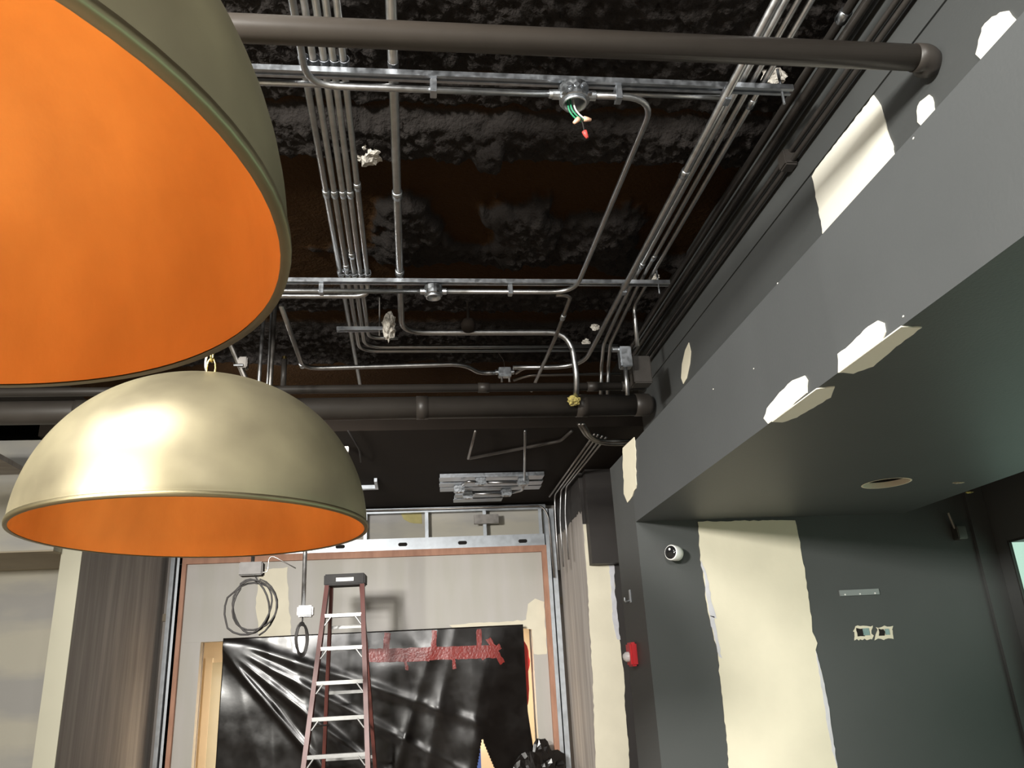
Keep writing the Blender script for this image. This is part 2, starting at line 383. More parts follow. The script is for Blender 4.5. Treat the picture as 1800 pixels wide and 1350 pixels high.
# tilted grey corner beyond the column
# --- right side wall beyond the column
XR, YJ = 1.74, 8.15
wr = struct('wall_right', box((XR, YJ, 0), (XR + 0.12, YB, H + ZB)), GYPS)
wj = struct('wall_jog', box((XR + 0.121, YJ, 0), (3.0, YJ + 0.1, H + ZB)), BLACKW)
blk = [(976, 842), (976, 936), (985, 938), (992, 936), (998, 930), (1004, 914), (1013, 906), (1018, 898), (1024, 900), (1024, 842)]
pts = [atX(p, XR - 0.002) for p in rough_poly([(968, 950), (980, 941), (990, 937), (998, 928), (1006, 913), (1014, 905), (1017, 898), (1020, 903), (1024, 897)], 1.0, 5, 31)]
pts = sorted(pts, key=lambda v: v.y)
pts = [Vector((p.x, min(max(p.y, YJ), YB - 0.01), p.z)) for p in pts]
pts[0].y = YJ; pts[-1].y = YB - 0.01
obj('black_paint', slab([Vector((p.x, p.y, p.z)) for p in pts] + [Vector((XR - 0.002, YB - 0.01, H + ZB - 0.002)), Vector((XR - 0.002, YJ, H + ZB - 0.002))], (-0.002, 0, 0)), BLACKW, wr)
obj('black_paint', box((XR + 0.0, YJ - 0.004, atY((1030, 921), YJ).z), (XR + 0.3, YJ - 0.0005, H + ZB - 0.002)), BLACKW, wj)
obj('cream_return', slab([atY(p, YJ - 0.001) for p in rough_poly([(1025, 922), (1036, 921), (1040, 960), (1044, 985), (1078, 992), (1080, 1010), (1081, 1040), (1086, 1090), (1092, 1150), (1098, 1200), (1098, 1240), (1104, 1300), (1106, 1352), (1108, 1420), (1050, 1420), (1042, 1200), (1031, 1000)], 0.9, 8, 33)], (0, -0.004, 0)), CREAM, wj)
obj('compound_smear', slab([atY(p, YJ - 0.006) for p in rough_poly([(1070, 993), (1079, 993), (1081, 1040), (1090, 1125), (1084, 1125), (1076, 1080), (1074, 1030)], 1.2, 6, 34)], (0, -0.003, 0)), SMEAR, wj)
yb_ = YJ - 0.16
bz = atY((1060, 990), yb_).z
bx0 = atY((1041, 985), yb_).x
struct('bulkhead', box((bx0, yb_, bz), (3.0, YJ - 0.012, H + ZB - 0.001)), BLACKW)
struct('wall_side_far', box((2.9, 4.2, 0), (3.05, 13.0, H + ZB)), BLACKW)

# --- window wall at the right
zw = atX((1790, 945), 2.9).z; yw = atX((1772, 960), 2.9).y
win = bmesh.new()
box((2.9, yw, 0), (2.918, YW - 0.0005, H + 0.9), win); box((2.9, -4.9, zw), (3.02, yw - 0.0005, H + 0.9), win); box((2.9, -4.9, 0), (3.02, -3.0, zw - 0.0005), win)
wwr = struct('wall_window', win, GREYW)
w1 = struct('window_1', box((2.910, -3.0, 0.02), (2.916, yw - 0.008, zw - 0.012)), GLASS)
fr = bmesh.new()
for y, w_ in ((-3.0, .05), (-1.2, .05), (0.6, .05), (yw - 0.008, .0075)): box((2.902, y, 0.0), (2.918, y + w_, zw - 0.001), fr)
box((2.903, -3.0, zw - 0.012), (2.989, yw - 0.013, zw - 0.0005), fr)
obj('window_frame', fr, FRAMEB, w1)
# jamb board stuck out in front of the window
obj('window_jamb', box((2.80, YW - 0.02, 0), (2.899, YW - 0.001, H + 0.88)), GREYW, wwr)

# --- left partition and the room beyond it
XL, YL = -2.757, 7.26
wl = struct('wall_partition', box((XL - 0.16, YL + 0.012, 0), (XL, YB + 0.2, H + ZB - 0.001)), GYPS)
obj('corner_board', box((XL - 0.162, YL, 0), (XL + 0.002, YL + 0.0119, H + ZB - 0.001)), ENDC, wl)
zsf = atY((40, 968), 7.1).z; zc2 = atY((40, 834), 7.1).z
struct('wall_room_left', box((-6.0, 8.1, 0), (XL - 0.162, 8.2, H + 2.2)), GYPL)
ws = struct('soffit_left', box((-6.0, 7.1, zsf), (XL - 0.163, 8.099, zc2 + 0.3)), GYPL)
obj('underside_board', box((-5.99, 7.101, zsf - 0.012), (XL - 0.164, 8.098, zsf - 0.0005)), TAN, ws)
yn2 = atZ((40, 792), zc2 - H).y
cl = struct('ceiling_left', box((-6.0, yn2, zc2), (XL - 0.45, 7.099, zc2 + 0.04)), GYPS)
obj('fascia', box((-6.0, yn2 - 0.03, zc2 - 0.001), (XL - 0.45, yn2 - 0.001, zc2 + 0.11)), TRACK, cl)

struct('wall_end', box((-6.2, 13.0, 0), (4.2, 13.2, H + 2.5)), CREAM)
struct('ceiling_far', box((-6.0, 6.5501, H + ZD + 0.22), (4.0, 13.0, H + ZD + 0.3)), DECK)
struct('wall_infill_left', box((XL + 0.001, YB + 0.17, 0), (-2.3, YB + 0.2, H + ZB - 0.001)), GYPS)
struct('wall_infill_right', box((1.35, YB + 0.17, 0), (XR + 0.12, YB + 0.2, H + ZB - 0.001)), GYPS)
# --- framed wall at the far end
zh = [atY(p, YB) for p in ((345, 1127), (935, 1103))]; zhd = (zh[0].z + zh[1].z) / 2
xo0, xo1 = atY((352, 1130), YB).x, atY((936, 1110), YB).x
xt0, xt1 = atY((329, 991), YB).x, atY((952, 975), YB).x
zt_ = (atY((329, 990), YB).z + atY((955, 972), YB).z) / 2
bm = bmesh.new()
box((xt0, YB + 0.02, zhd), (xt1, YB + 0.14, zt_), bm)
box((xt0, YB + 0.02, 0), (xo0, YB + 0.14, zhd - 0.0005), bm); box((xo1, YB + 0.02, 0), (xt1, YB + 0.14, zhd - 0.0005), bm)
wb = struct('wall_far', bm, GYP)
wd_ = 0.075
tr = struct('trim_1', box((xt0 - wd_, YB - 0.03, zt_), (xt1 + wd_, YB + 0.14, zt_ + wd_)), WOOD)
struct('trim_2', box((xt0 - wd_, YB - 0.03, 0), (xt0 - 0.0005, YB + 0.14, zt_ - 0.0005)), WOOD)
struct('trim_3', box((xt1 + 0.0005, YB - 0.03, 0), (xt1 + wd_, YB + 0.14, zt_ - 0.0005)), WOOD)
# jamb edges and yellowed smear on the right of the opening
patch_y([(925, 1090), (928, 1062), (940, 1052), (956, 1058), (962, 1150), (938, 1150), (935, 1106), (905, 1102), (800, 1106), (790, 1098), (860, 1094)], YB + 0.019, 41, YELP if False else CREAM, 1.0, wb)
patch_y([(455, 1122), (450, 1060), (456, 1000), (505, 998), (508, 1060), (512, 1118)], YB + 0.019, 42, CREAM, 1.5, wb)
# steel header track with oval punched holes, studs above it
zk0, zk1 = zt_ + wd_ + 0.001, (atY((650, 946), YB).z + atY((950, 941), YB).z) / 2
hd = thing('header_track', 'galvanized steel header track with oval punched holes over the far opening', 'steel track', ((xt0 + xt1)/2, YB, zk0))
obj('web', box((xt0 - 0.045, YB - 0.02, zk0), (xt1 + 0.045, YB + 0.0, zk1)), TRACK, hd)
obj('flange', box((xt0 - 0.045, YB - 0.001 + 0.002, zk1 - 0.004), (xt1 + 0.045, YB + 0.13, zk1)), TRACK, hd)
for px in ((490, 965), (598, 961), (708, 957), (813, 954), (919, 951)):
    c = atY(px, YB - 0.021)
    bm = bmesh.new()
    prof = [Vector((c.x + s*0.032 + 0.021*math.cos(a), YB - 0.0215, c.z + 0.021*math.sin(a)))
            for s, rng in ((1, range(-4, 5)), (-1, range(4, 13))) for a in [k*math.pi/8 for k in rng]]
    obj('punched_hole', slab(prof, (0, 0.001, 0)), DARKHOLE, hd)
zc_ = H + ZB
gy = struct('wall_header_board', box((xt0 - 0.2, YB + 0.14, zk1 + 0.002), (xt1 + 0.12, YB + 0.16, zc_ - 0.001)), GYPL)
patch_y([(706, 903), (742, 901), (742, 920), (728, 921), (710, 914)], YB + 0.139, 43, YELP, 1.5, gy)
tt = thing('top_track', 'thin galvanized track under the black ceiling above the header studs', 'steel track', ((xt0+xt1)/2, YB, zc_ - 0.07))
obj('web', box((xt0 - 0.16, YB + 0.0, zc_ - 0.06), (xt1 + 0.08, YB + 0.12, zc_ - 0.055)), TRACK, tt)
obj('lip', box((xt0 - 0.16, YB - 0.012, zc_ - 0.075), (xt1 + 0.08, YB - 0.001, zc_ - 0.02)), TRACK, tt)
for k, (px, nm) in enumerate(((557, 'hidden in part by the dome of the far pendant'), (642, 'beside the rim of the far pendant'), (750, 'beside the yellow patch'), (852, 'with a dark box on it'), (950, 'at the right end of the header'))):
    c = atY((px, 920), YB)
    s = thing('header_stud', 'short header stud ' + nm, 'steel stud', (c.x, YB, zk1), 'short studs above the header')
    bm = bmesh.new(); box((c.x - 0.02, YB + 0.003, zk1 + 0.001), (c.x + 0.02, YB + 0.006, zc_ - 0.062), bm); box((c.x + 0.017, YB + 0.0061, zk1 + 0.001), (c.x + 0.02, YB + 0.11, zc_ - 0.062), bm)
    obj('flange', bm, TRACK, s)
for px in ((845, 912), (868, 912)):
    c = atY(px, YB + 0.05)
tag(obj('electrical_box', box((atY((833, 912), YB).x, YB - 0.05, atY((833, 922), YB).z), (atY((876, 912), YB).x, YB + 0.002, atY((833, 906), YB).z), bev=0.004), STEELD), 'dull square electrical box between the short header studs', 'electrical box')
# vertical steel studs at both sides, each of two flanges with a dark gap
def pair_stud(px0, px1, label):
    xa, xb = atY(px0, YB).x, atY(px1, YB).x
    t = thing('steel_stud', label, 'steel stud', ((xa+xb)/2, YB, 0), 'full height studs beside the far opening')
    w = xb - xa
    obj('flange', box((xa, YB - 0.05, 0), (xa + 0.36*w, YB + 0.05, zc_ - 0.08)), TRACK, t)
    obj('flange', box((xa + 0.52*w, YB - 0.03, 0), (xb, YB + 0.05, zc_ - 0.08)), TRACK, t)
    obj('gap', box((xa + 0.361*w, YB + 0.0, 0), (xa + 0.519*w, YB + 0.05, zc_ - 0.09)), DARKHOLE, t)
pair_stud((303, 985), (322, 985), 'tall galvanized stud pair at the left of the far opening')
pair_stud((962, 1000), (979, 1000), 'tall galvanized stud pair at the right of the far opening')
# warm corridor beyond the opening
cor = struct('wall_corridor', box((-4.5, 11.6, 0), (3.0, 11.7, H + 1.0)), WARMW)
struct('ceiling_corridor', box((-4.5, YB + 0.141, H + 0.82), (3.0, 11.599, H + 0.9)), TAN)
struct('wall_corridor_left', box((-3.2, YB + 0.17, 0), (-3.1, 11.59, H + 0.8)), WARMW)
struct('wall_corridor_right', box((2.2, YB + 0.17, 0), (2.3, 11.59, H + 0.8)), WARMW)
c0 = atY((375, 1165), 11.59)
d1 = struct('door_1', box((c0.x - 0.0, 11.55, 0), (c0.x + 0.9, 11.5999, c0.z)), ENDC)
obj('door_casing', box((c0.x - 0.09, 11.54, 0), (c0.x - 0.001, 11.5999, c0.z + 0.06)), WARMW, d1)

# ================================================================== BIG PIPES
def straight(name, p, q, r, m, seg=24):
    return tube([p, q], r, seg)
pA = atZ((1000, 75), 1.60); pr = 0.0365
t = thing('sprinkler_pipe', 'dark grey painted pipe crossing nearest the camera in front of the first strut', 'pipe', (XW - 0.02, pA.y, pA.z))
obj('pipe', tube([(-3.5, pA.y, pA.z), (XW - 0.07, pA.y, pA.z)], pr, 28), PIPEB, t, True)
obj('end_elbow', tube(fillet([(XW - 0.0705, pA.y, pA.z), (XW - 0.03, pA.y, pA.z), (XW - 0.012, pA.y + 0.03, pA.z - 0.012)], 0.03), pr * 1.08, 28), PIPED, t, True)
zP = 1.55; yP = atZ((800, 716), zP).y; rP = 0.067
t = thing('large_pipe', 'large black painted pipe crossing in front of the flat black ceiling', 'pipe', (0, yP, H + zP))
obj('pipe', tube([(-4.5, yP, H + zP), (XW - 0.09, yP, H + zP)], rP, 28), PIPED, t, True)
obj('end_cap', lathe([(0.0001, 0.075), (rP*0.7, 0.07), (rP*1.03, 0.045), (rP*1.06, 0), (rP*1.06, -0.04), (rP, -0.042)], (XW - 0.09, yP, H + zP), 28, ax='x'), PIPED, t, True)
for px in (135, 742, 1020):
    c = atZ((px, 716), zP); obj('coupling', tube([(c.x - 0.035, yP, H + zP), (c.x + 0.035, yP, H + zP)], rP * 1.05, 28), PIPED, t, True)
zQ = 1.72; yQ = atZ((800, 682), zQ).y
t = thing('branch_pipe', 'thinner black pipe lying just above the large black pipe', 'pipe', (0, yQ, H + zQ))
obj('pipe', tube([(-4.5, yQ, H + zQ), (XW - 0.02, yQ, H + zQ)], 0.026, 18), PIPED, t, True)
for px in (850, 1040, 1100):
    c = atZ((px, 682), zQ); obj('coupling', tube([(c.x - 0.035, yQ, H + zQ), (c.x + 0.035, yQ, H + zQ)], 0.031, 18), PIPED, t, True)

# ================================================================== STRUTS, CONDUITS, BOXES
ZU, ZST, ZL = 1.945, 1.895, 1.862
def strut(y, xa, xb, z, label, name='strut_channel', w=0.036, h=0.021):
    t = thing(name, label, 'strut', ((xa+xb)/2, y, z))
    bm = bmesh.new(); e = 0.004
    box((xa, y - w/2, z), (xb, y - w/2 + e, z + h), bm); box((xa, y + w/2 - e, z), (xb, y + w/2, z + h), bm)
    box((xa, y - w/2 + e, z + h - e), (xb, y + w/2 - e, z + h), bm)
    box((xa, y - w/2 + e, z), (xb, y - w/2 + 0.012, z + e), bm); box((xa, y + w/2 - 0.012, z), (xb, y + w/2 - e, z + e), bm)
    obj('channel', bm, STRUT, t)
    return t
yS1, yS2 = atZ((800, 141), ZST).y, atZ((800, 499), ZST).y
s1 = strut(yS1, -1.6, atZ((1394, 160), ZST).x, H + ZST, 'long galvanized strut channel under the ceiling nearer to the camera')
s2 = strut(yS2, -1.6, atZ((1176, 502), ZST).x, H + ZST, 'long galvanized strut channel under the ceiling farther from the camera')
def coupling(parent, p, q, t, r, L=0.045, m=None):
    a = p.lerp(q, t); d = (q - p).normalized()
    bm = tube([a - d*L/2, a - d*L/2*0.96, a + d*L/2*0.96, a + d*L/2], [r*1.02, r*1.30, r*1.30, r*1.02], 12)
    c = obj('coupling', bm, m or ZINC, parent, True)
    return c
def conduit(label, pts, r=0.0125, m=None, rb=0.12, cps=(), group=None, name='conduit', cat='conduit'):
    m = m or STEEL
    pts = [Vector(p) for p in pts]
    base = pts[0]
    if cps:
        t = thing(name, label, cat, base, group)
        obj('tube', tube(fillet(pts, rb), r, 12), m, t, True)
        for (i, k) in cps: coupling(t, pts[i], pts[i+1], k, r)
        return t
    return tag(obj(name, tube(fillet(pts, rb), r, 12), m, smooth=True), label, cat, group)
def ext(p, q, k):                          # lengthen a run past its first point
    p, q = Vector(p), Vector(q); return p + (p - q).normalized() * k
G5 = 'five parallel conduits'
A0 = [(516, 0), (533, 0), (551, 0), (571, 0), (592, 0)]
A1 = [(604, 519), (617, 519), (630, 519), (639, 519), (647, 500)]
def run(a, b, z, back=1.6):
    p, q = atZ(a, z), atZ(b, z); p.x = q.x = (p.x + q.x) / 2; return ext(p, q, back), q
def frac(p, q, py, z):
    # parameter along p-q where the run passes picture height py
    y = atZ((620, py), z).y; return (y - p.y) / (q.y - p.y)
p, q = run(A0[0], A1[0], ZU); e = Vector((q.x + 0.02, 7.0, q.z))
conduit('leftmost of five parallel conduits, running straight back past the large pipe', [p, (q.x, 5.3, q.z)], cps=[(0, frac(p, Vector((q.x, 5.3, 0)), 340, ZU))], group=G5)
p, q = run(A0[1], A1[1], ZU); k = atZ((629, 617), ZU); k.x = p.x
conduit('second of five parallel conduits, turning right along the lower of two level runs', [p, k, (atZ((1085, 617), ZU).x, k.y, k.z)], cps=[(0, frac(p, k, 340, ZU)), (0, frac(p, k, 468, ZU))], group=G5)
p, q = run(A0[2], A1[2], ZU); k = atZ((641, 610), ZU); k.x = p.x
conduit('third of five parallel conduits, turning right along the upper of two level runs', [p, k, (atZ((1085, 610), ZU).x, k.y, k.z)], cps=[(0, frac(p, k, 340, ZU)), (0, frac(p, k, 448, ZU))], group=G5)
p, q = run(A0[3], A1[3], ZU); k = atZ((652, 594), ZU); k.x = p.x
conduit('fourth of five parallel conduits, turning right behind the thick single conduit', [p, k, (atZ((700, 594), ZU).x, k.y, k.z)], cps=[(0, frac(p, k, 340, ZU))], group=G5)
p, q = run(A0[4], A1[4], ZU); q2 = atZ((640, 520), ZU - 0.03)
conduit('rightmost of five parallel conduits, turning left behind the farther strut', [p, (p.x, yS2 + 0.035, H + ZU), (p.x, yS2 + 0.095, H + ZU - 0.06), (p.x - 0.05, yS2 + 0.12, H + ZU - 0.062), (-1.5, yS2 + 0.12, H + ZU - 0.062)], cps=[(0, frac(p, q, 340, ZU))], group=G5, rb=0.03)
# thick single conduit
p, q = run((688, 0), (705, 560), ZU); k1 = Vector((p.x, atZ((708, 593), ZU - 0.03).y, H + ZU))
k2 = atZ((1003, 592), ZU - 0.03); y6 = k1.y
dn = atY((1012, 700), y6 + 0.10)
c6 = conduit('thick single conduit running back, then right, then bending down to a yellow fibre plug',
             [p, k1, (k2.x, y6, H + ZU), (dn.x, y6 + 0.02, dn.z + 0.1), dn], 0.0175, rb=0.17, cps=[(0, frac(p, k1, 340, ZU)), (0, frac(p, k1, 478, ZU))])
obj('fibre_plug', lump(dn - Vector((0.012, 0.0, 0.012)), 0.036, 0.03, 0.032, 5, 0.5, 2.5), YELF, c6)
# conduit along the near strut into the round box, coming from the upper left
zl_ = H + ZL
xb1 = atZ((1010, 163), ZL).x; xb2 = atZ((762, 510), ZL).x
p = atZ((511, 0), ZL); pc = Vector((p.x + 0.004, yS1 + 0.012, zl_))
conduit('conduit bending right from the upper left under the near strut to the round box', [ext(Vector((pc.x - 0.0, p.y, zl_)), pc, 1.6), pc, (xb1 - 0.03, pc.y, zl_)], 0.0115, rb=0.10, cps=[(1, 0.96)])
xk = atZ((1150, 178), ZL).x
conduit('conduit from the round box bending back toward the farther strut', [(xb1 + 0.03, pc.y, zl_), (xk, pc.y, zl_), (xk - 0.005, yS2 + 0.02, zl_), (xb2 + 0.03, yS2 + 0.02, zl_)], 0.0115, rb=0.13, cps=[(0, 0.06)])
conduit('conduit clipped under the farther strut left of its small round box', [(xb2 - 0.03, yS2 + 0.02, zl_), (-1.55, yS2 + 0.02, zl_)], 0.0115)
conduit('second conduit clipped behind the near strut on the left', [(xb1 - 0.02, yS1 + 0.058, H + ZST + 0.012), (-1.55, yS1 + 0.058, H + ZST + 0.012)], 0.0115)
conduit('slim conduit beside the near strut right of the round box', [(xb1 + 0.03, yS1 + 0.05, H + ZST + 0.012), (atZ((1290, 160), ZST).x, yS1 + 0.05, H + ZST + 0.012)], 0.0105)
g0 = atZ((978, 516), ZL); g1 = atZ((1002, 524), ZL); g2 = atZ((950, 672), ZL); g2.x = g1.x
conduit('thin conduit hooking off the farther strut and running back to the pipes', [(g0.x, yS2 + 0.05, zl_), (g1.x, yS2 + 0.06, zl_), (g1.x - 0.01, yS2 + 0.5, zl_ - 0.04), (g1.x - 0.03, 5.05, zl_ - 0.05)], 0.011, STEELD, rb=0.05, cps=[(1, 0.5)])
# right hand bundle
GR = 'conduits running back beside the upper wall'
p, q = run((1365, 0), (1100, 500), ZL); yk = atZ((1032, 645), ZL).y
rb_ = atZ((899, 655), ZL)
conduit('leftmost of four wall side conduits, bending left to the small junction box', [p, (p.x, yk, zl_), (rb_.x, yk, zl_)], 0.014, rb=0.22, cps=[(0, (atZ((1208, 305), ZL).y - p.y) / (yk - p.y))], group=GR)
for lab, a, b, turn, r, cp in (('second of four wall side conduits, dropping behind the large pipe', (1382, 0), (1111, 497), (1059, 592), 0.0115, 560),
                      ('third of four wall side conduits, dropping behind the large pipe', (1402, 0), (1124, 497), (1071, 590), 0.0115, 545)):
    p, q = run(a, b, ZU); y = atZ(turn, ZU).y
    conduit(lab, [p, (p.x, yS2 + 0.1, H + ZU), (p.x, y, H + ZU - 0.05), atY((turn[0] - 2, 645), yQ + 0.12), atY((turn[0] - 3, 700), yQ + 0.16)], r, rb=0.05, cps=[(0, (atZ((1090, cp), ZU).y - p.y) / (y - p.y))], group=GR)
p, q = run((1425, 0), (1138, 497), ZU); y4 = atZ((1114, 537), ZU).y
jz = atY((1100, 618), y4 + 0.02)
conduit('rightmost of four wall side conduits, dropping into the zinc box near the wall', [p, (p.x, y4, H + ZU), (p.x, y4 + 0.02, jz.z + 0.03)], 0.0115, rb=0.05, group=GR, cps=[(0, 0.55)])
# low run on the left, wavy, into the junction box
zE = 1.90
e0, e1, e2, e3, e4 = atZ((497, 545), zE), atZ((533, 648), zE), atZ((815, 640), zE), atZ((843, 656), zE), atZ((876, 655), zE)
conduit('conduit swooping from behind the near pendant and stepping down to the small junction box', [ext(e0, e1, 0.05), e1, e2, e3, e4], 0.014, rb=0.12, cps=[(0, 0.93)])
h0 = [atZ(p, zE) for p in ((907, 656), (922, 646), (1006, 642))]
conduit('short dull conduit arching right from the small junction box', h0, 0.010, STEELD, rb=0.06)
h0 = [atZ(p, zE) for p in ((903, 668), (930, 659), (1092, 657))]
conduit('dull conduit running level from the small junction box toward the wall', h0, 0.010, STEELD, rb=0.06)
c = atZ((887, 654), zE)
conduit('straight lower stub conduit under the zinc box near the wall', [atY((1099, 642), y4), atY((1103, 694), y4)], 0.011)
# black painted conduits along the upper wall
GB = 'black conduits along the upper wall'
for lab, a, r, xx in (('upper black painted conduit in the corner of deck and wall', (1475, 40), 0.016, XW - 0.075), ('black painted conduit just below the corner of deck and wall', (1500, 40), 0.016, XW - 0.055),
                      ('thin black conduit halfway up the upper wall', (1549, 40), 0.010, XW - 0.030), ('lowest thin black conduit on the upper wall', (1567, 40), 0.010, XW - 0.030)):
    pz = atX(a, xx).z
    conduit(lab, [(xx, -1.5, pz), (xx, 4.75, pz)], r, STEELB, 0, cps=[(0, 0.55)] if 'upper black' in lab else (), group=GB)
c = atX((1378, 282), XW - 0.05)
tag(obj('conduit_clamp', box((XW - 0.062, c.y - 0.03, c.z - 0.035), (XW - 0.008, c.y + 0.03, c.z + 0.035), bev=0.006), STEELB), 'black box shaped clamp on the thin conduits of the upper wall', 'clamp')

# strut straps
def strap(parent, x, y, z, r=0.0115):
    bm = bmesh.new()
    box((x - 0.011, y - 0.020, z - 0.002), (x + 0.011, y + 0.020, z + 0.052), bm, 0.002)
    bm2 = bm; box((x - 0.009, y + 0.020, z + 0.008), (x + 0.009, y + 0.030, z + 0.012), bm2)
    obj('pipe_strap', bm, STRUT, parent)
for px in (762, 1092): strap(s1, atZ((px, 155), ZL).x, yS1 + 0.014, H + ZL - 0.016)
for px in (564, 898): strap(s2, atZ((px, 508), ZL).x, yS2 + 0.02, H + ZL - 0.016)
xr = atZ((1278, 170), ZL).x
strap(s1, xr, yS1, H + ZL - 0.018); strap(s2, xr, yS2, H + ZL - 0.018)
for par, yy, xs_ in ((s1, yS1, [-0.335, -0.302, -0.27, -0.235, -0.205, -0.045]), (s2, yS2, [-0.335, -0.302, -0.27, -0.235, -0.205, -0.045])):
    for x in xs_:
        obj('pipe_strap', lathe([(0.0165, -0.012), (0.0185, -0.012), (0.0185, 0.012), (0.0165, 0.012)], (x, yy - 0.012, H + ZU), 14, ax='y'), STRUT, par)
for par, yy in ((s1, yS1), (s2, yS2)):
    x = atZ((1376 if par is s1 else 1158, 160 if par is s1 else 500), ZST).x
    obj('bolt', tube([(x, yy, H + ZST - 0.05), (x, yy, H + ZST + 0.1)], 0.005, 8), STRUT, par)

# round junction box with wires under the near strut
c = Vector((xb1, yS1 + 0.014, zl_ - 0.005))
jb = thing('junction_box', 'round open junction box with green and white wires under the near strut', 'junction box', c)
obj('body', lathe([(0.047, 0.035), (0.052, 0.033), (0.052, -0.022), (0.049, -0.024), (0.040, -0.024), (0.040, 0.02), (0.0001, 0.022)], c, 20), ZINC, jb)
obj('ring', lathe([(0.040, -0.024), (0.042, -0.036), (0.037, -0.036), (0.036, -0.0)], c, 24), STRUT, jb, True)
for sx in (-1, 1):
    obj('connector', tube([c + Vector((sx*0.05, 0, 0.005)), c + Vector((sx*0.075, 0, 0.005))], 0.017, 12), ZINC, jb)
    obj('screw_ear', box(c + Vector((sx*0.044 - 0.007, -0.05, -0.026)), c + Vector((sx*0.044 + 0.007, -0.036, -0.020))), ZINC, jb)
for k in range(3):
    obj('knockout', lathe([(0.009, -0.0505), (0.009, -0.0535), (0.0001, -0.0535)], c + Vector(((k-1)*0.026, 0.0, 0.008)), 14, ax='y'), STRUT, jb)
wz = c + Vector((0, 0, -0.03))
w = [Vector((-0.015, 0, 0.02)), Vector((-0.012, 0.005, -0.02)), Vector((0.008, 0.01, -0.045)), Vector((0.03, 0.015, -0.055))]
obj('wire', tube(fillet([wz + v for v in w], 0.03), 0.0030, 8), GREENW, jb, True)
obj('wire', tube(fillet([wz + v + Vector((-0.008, 0.004, -0.004)) for v in w], 0.03), 0.0030, 8), GREENW, jb, True)
obj('wire', tube(fillet([wz + v + Vector((0.012, 0.002, 0.004)) for v in w], 0.03), 0.0028, 8), WHITEW, jb, True)
obj('wire', tube(fillet([wz + Vector(v) for v in ((0.02, 0.012, -0.05), (0.026, 0.014, -0.075), (0.028, 0.016, -0.10))], 0.02), 0.0025, 8), CABLE, jb, True)
def nut(p, d, m):
    d = Vector(d).normalized(); p = wz + Vector(p)
    obj('wire_nut', tube([p, p + d*0.010, p + d*0.026], [0.009, 0.0085, 0.005], 10), m, jb, True)
nut((0.012, 0.012, -0.052), (-0.5, 0, -0.5), ORANGEN); nut((0.03, 0.014, -0.05), (1, 0.1, -0.05), ORANGEN); nut((0.028, 0.016, -0.10), (0.35, 0.1, -1), REDN)
# small round box under the farther strut
c = Vector((xb2, yS2 + 0.02, zl_ - 0.003))
jb = thing('junction_box', 'small round open junction box under the farther strut, without wires', 'junction box', c)
obj('body', lathe([(0.042, 0.03), (0.046, 0.028), (0.046, -0.018), (0.040, -0.022), (0.034, -0.022), (0.034, 0.012), (0.0001, 0.014)], c, 20), ZINC, jb)
obj('ring', lathe([(0.036, -0.022), (0.038, -0.034), (0.031, -0.034), (0.030, 0)], c, 22), STRUT, jb, True)
for sx in (-1, 1): obj('connector', tube([c + Vector((sx*0.044, 0, 0.003)), c + Vector((sx*0.066, 0, 0.003))], 0.016, 12), ZINC, jb)
# square box at the end of the wavy conduit
c = atZ((887, 654), zE)
jb = thing('junction_box', 'small square zinc junction box above the large pipe, fed by the wavy conduit', 'junction box', c)
obj('body', box(c + Vector((-0.042, -0.02, -0.035)), c + Vector((0.042, 0.03, 0.03)), bev=0.005), ZINC, jb)
obj('cover', box(c + Vector((-0.038, -0.024, -0.030)), c + Vector((0.038, -0.0205, 0.026)), bev=0.001), STRUT, jb)
obj('hanger_wire', tube(fillet([c + Vector((0, 0, 0.03)), c + Vector((0.0, 0.0, 0.08)), c + Vector((-0.03, 0.02, 0.14))], 0.03), 0.002, 6), STEELD, jb)
for sx in (-1, 1): obj('connector', tube([c + Vector((sx*0.042, 0, 0)), c + Vector((sx*0.062, 0, 0))], 0.017, 12), ZINC, jb)
for dx in (-0.02, 0.03): obj('connector', tube([c + Vector((dx, 0.01, -0.035)), c + Vector((dx, 0.01, -0.065))], 0.008, 10), STEELD, jb)
# zinc box near the wall
c = atY((1100, 628), y4)
jb = thing('junction_box', 'upright zinc junction box at the wall end of the level conduits', 'junction box', c)
obj('body', box(c + Vector((-0.035, -0.02, -0.06)), c + Vector((0.03, 0.04, 0.06)), bev=0.005), ZINC, jb)
obj('cover', box(c + Vector((-0.031, -0.0245, -0.055)), c + Vector((0.026, -0.0205, 0.055)), bev=0.001), STRUT, jb)
obj('connector', tube([c + Vector((-0.035, 0.01, 0.05)), c + Vector((-0.07, 0.01, 0.05))], 0.016, 12), ZINC, jb)
c2 = c + Vector((0.1, 0.08, -0.03))
tag(obj('pull_box', box(c2 + Vector((-0.05, -0.03, -0.10)), c2 + Vector((0.055, 0.06, 0.06)), bev=0.006), STEELB), 'black painted pull box in the corner behind the upright zinc box', 'box')
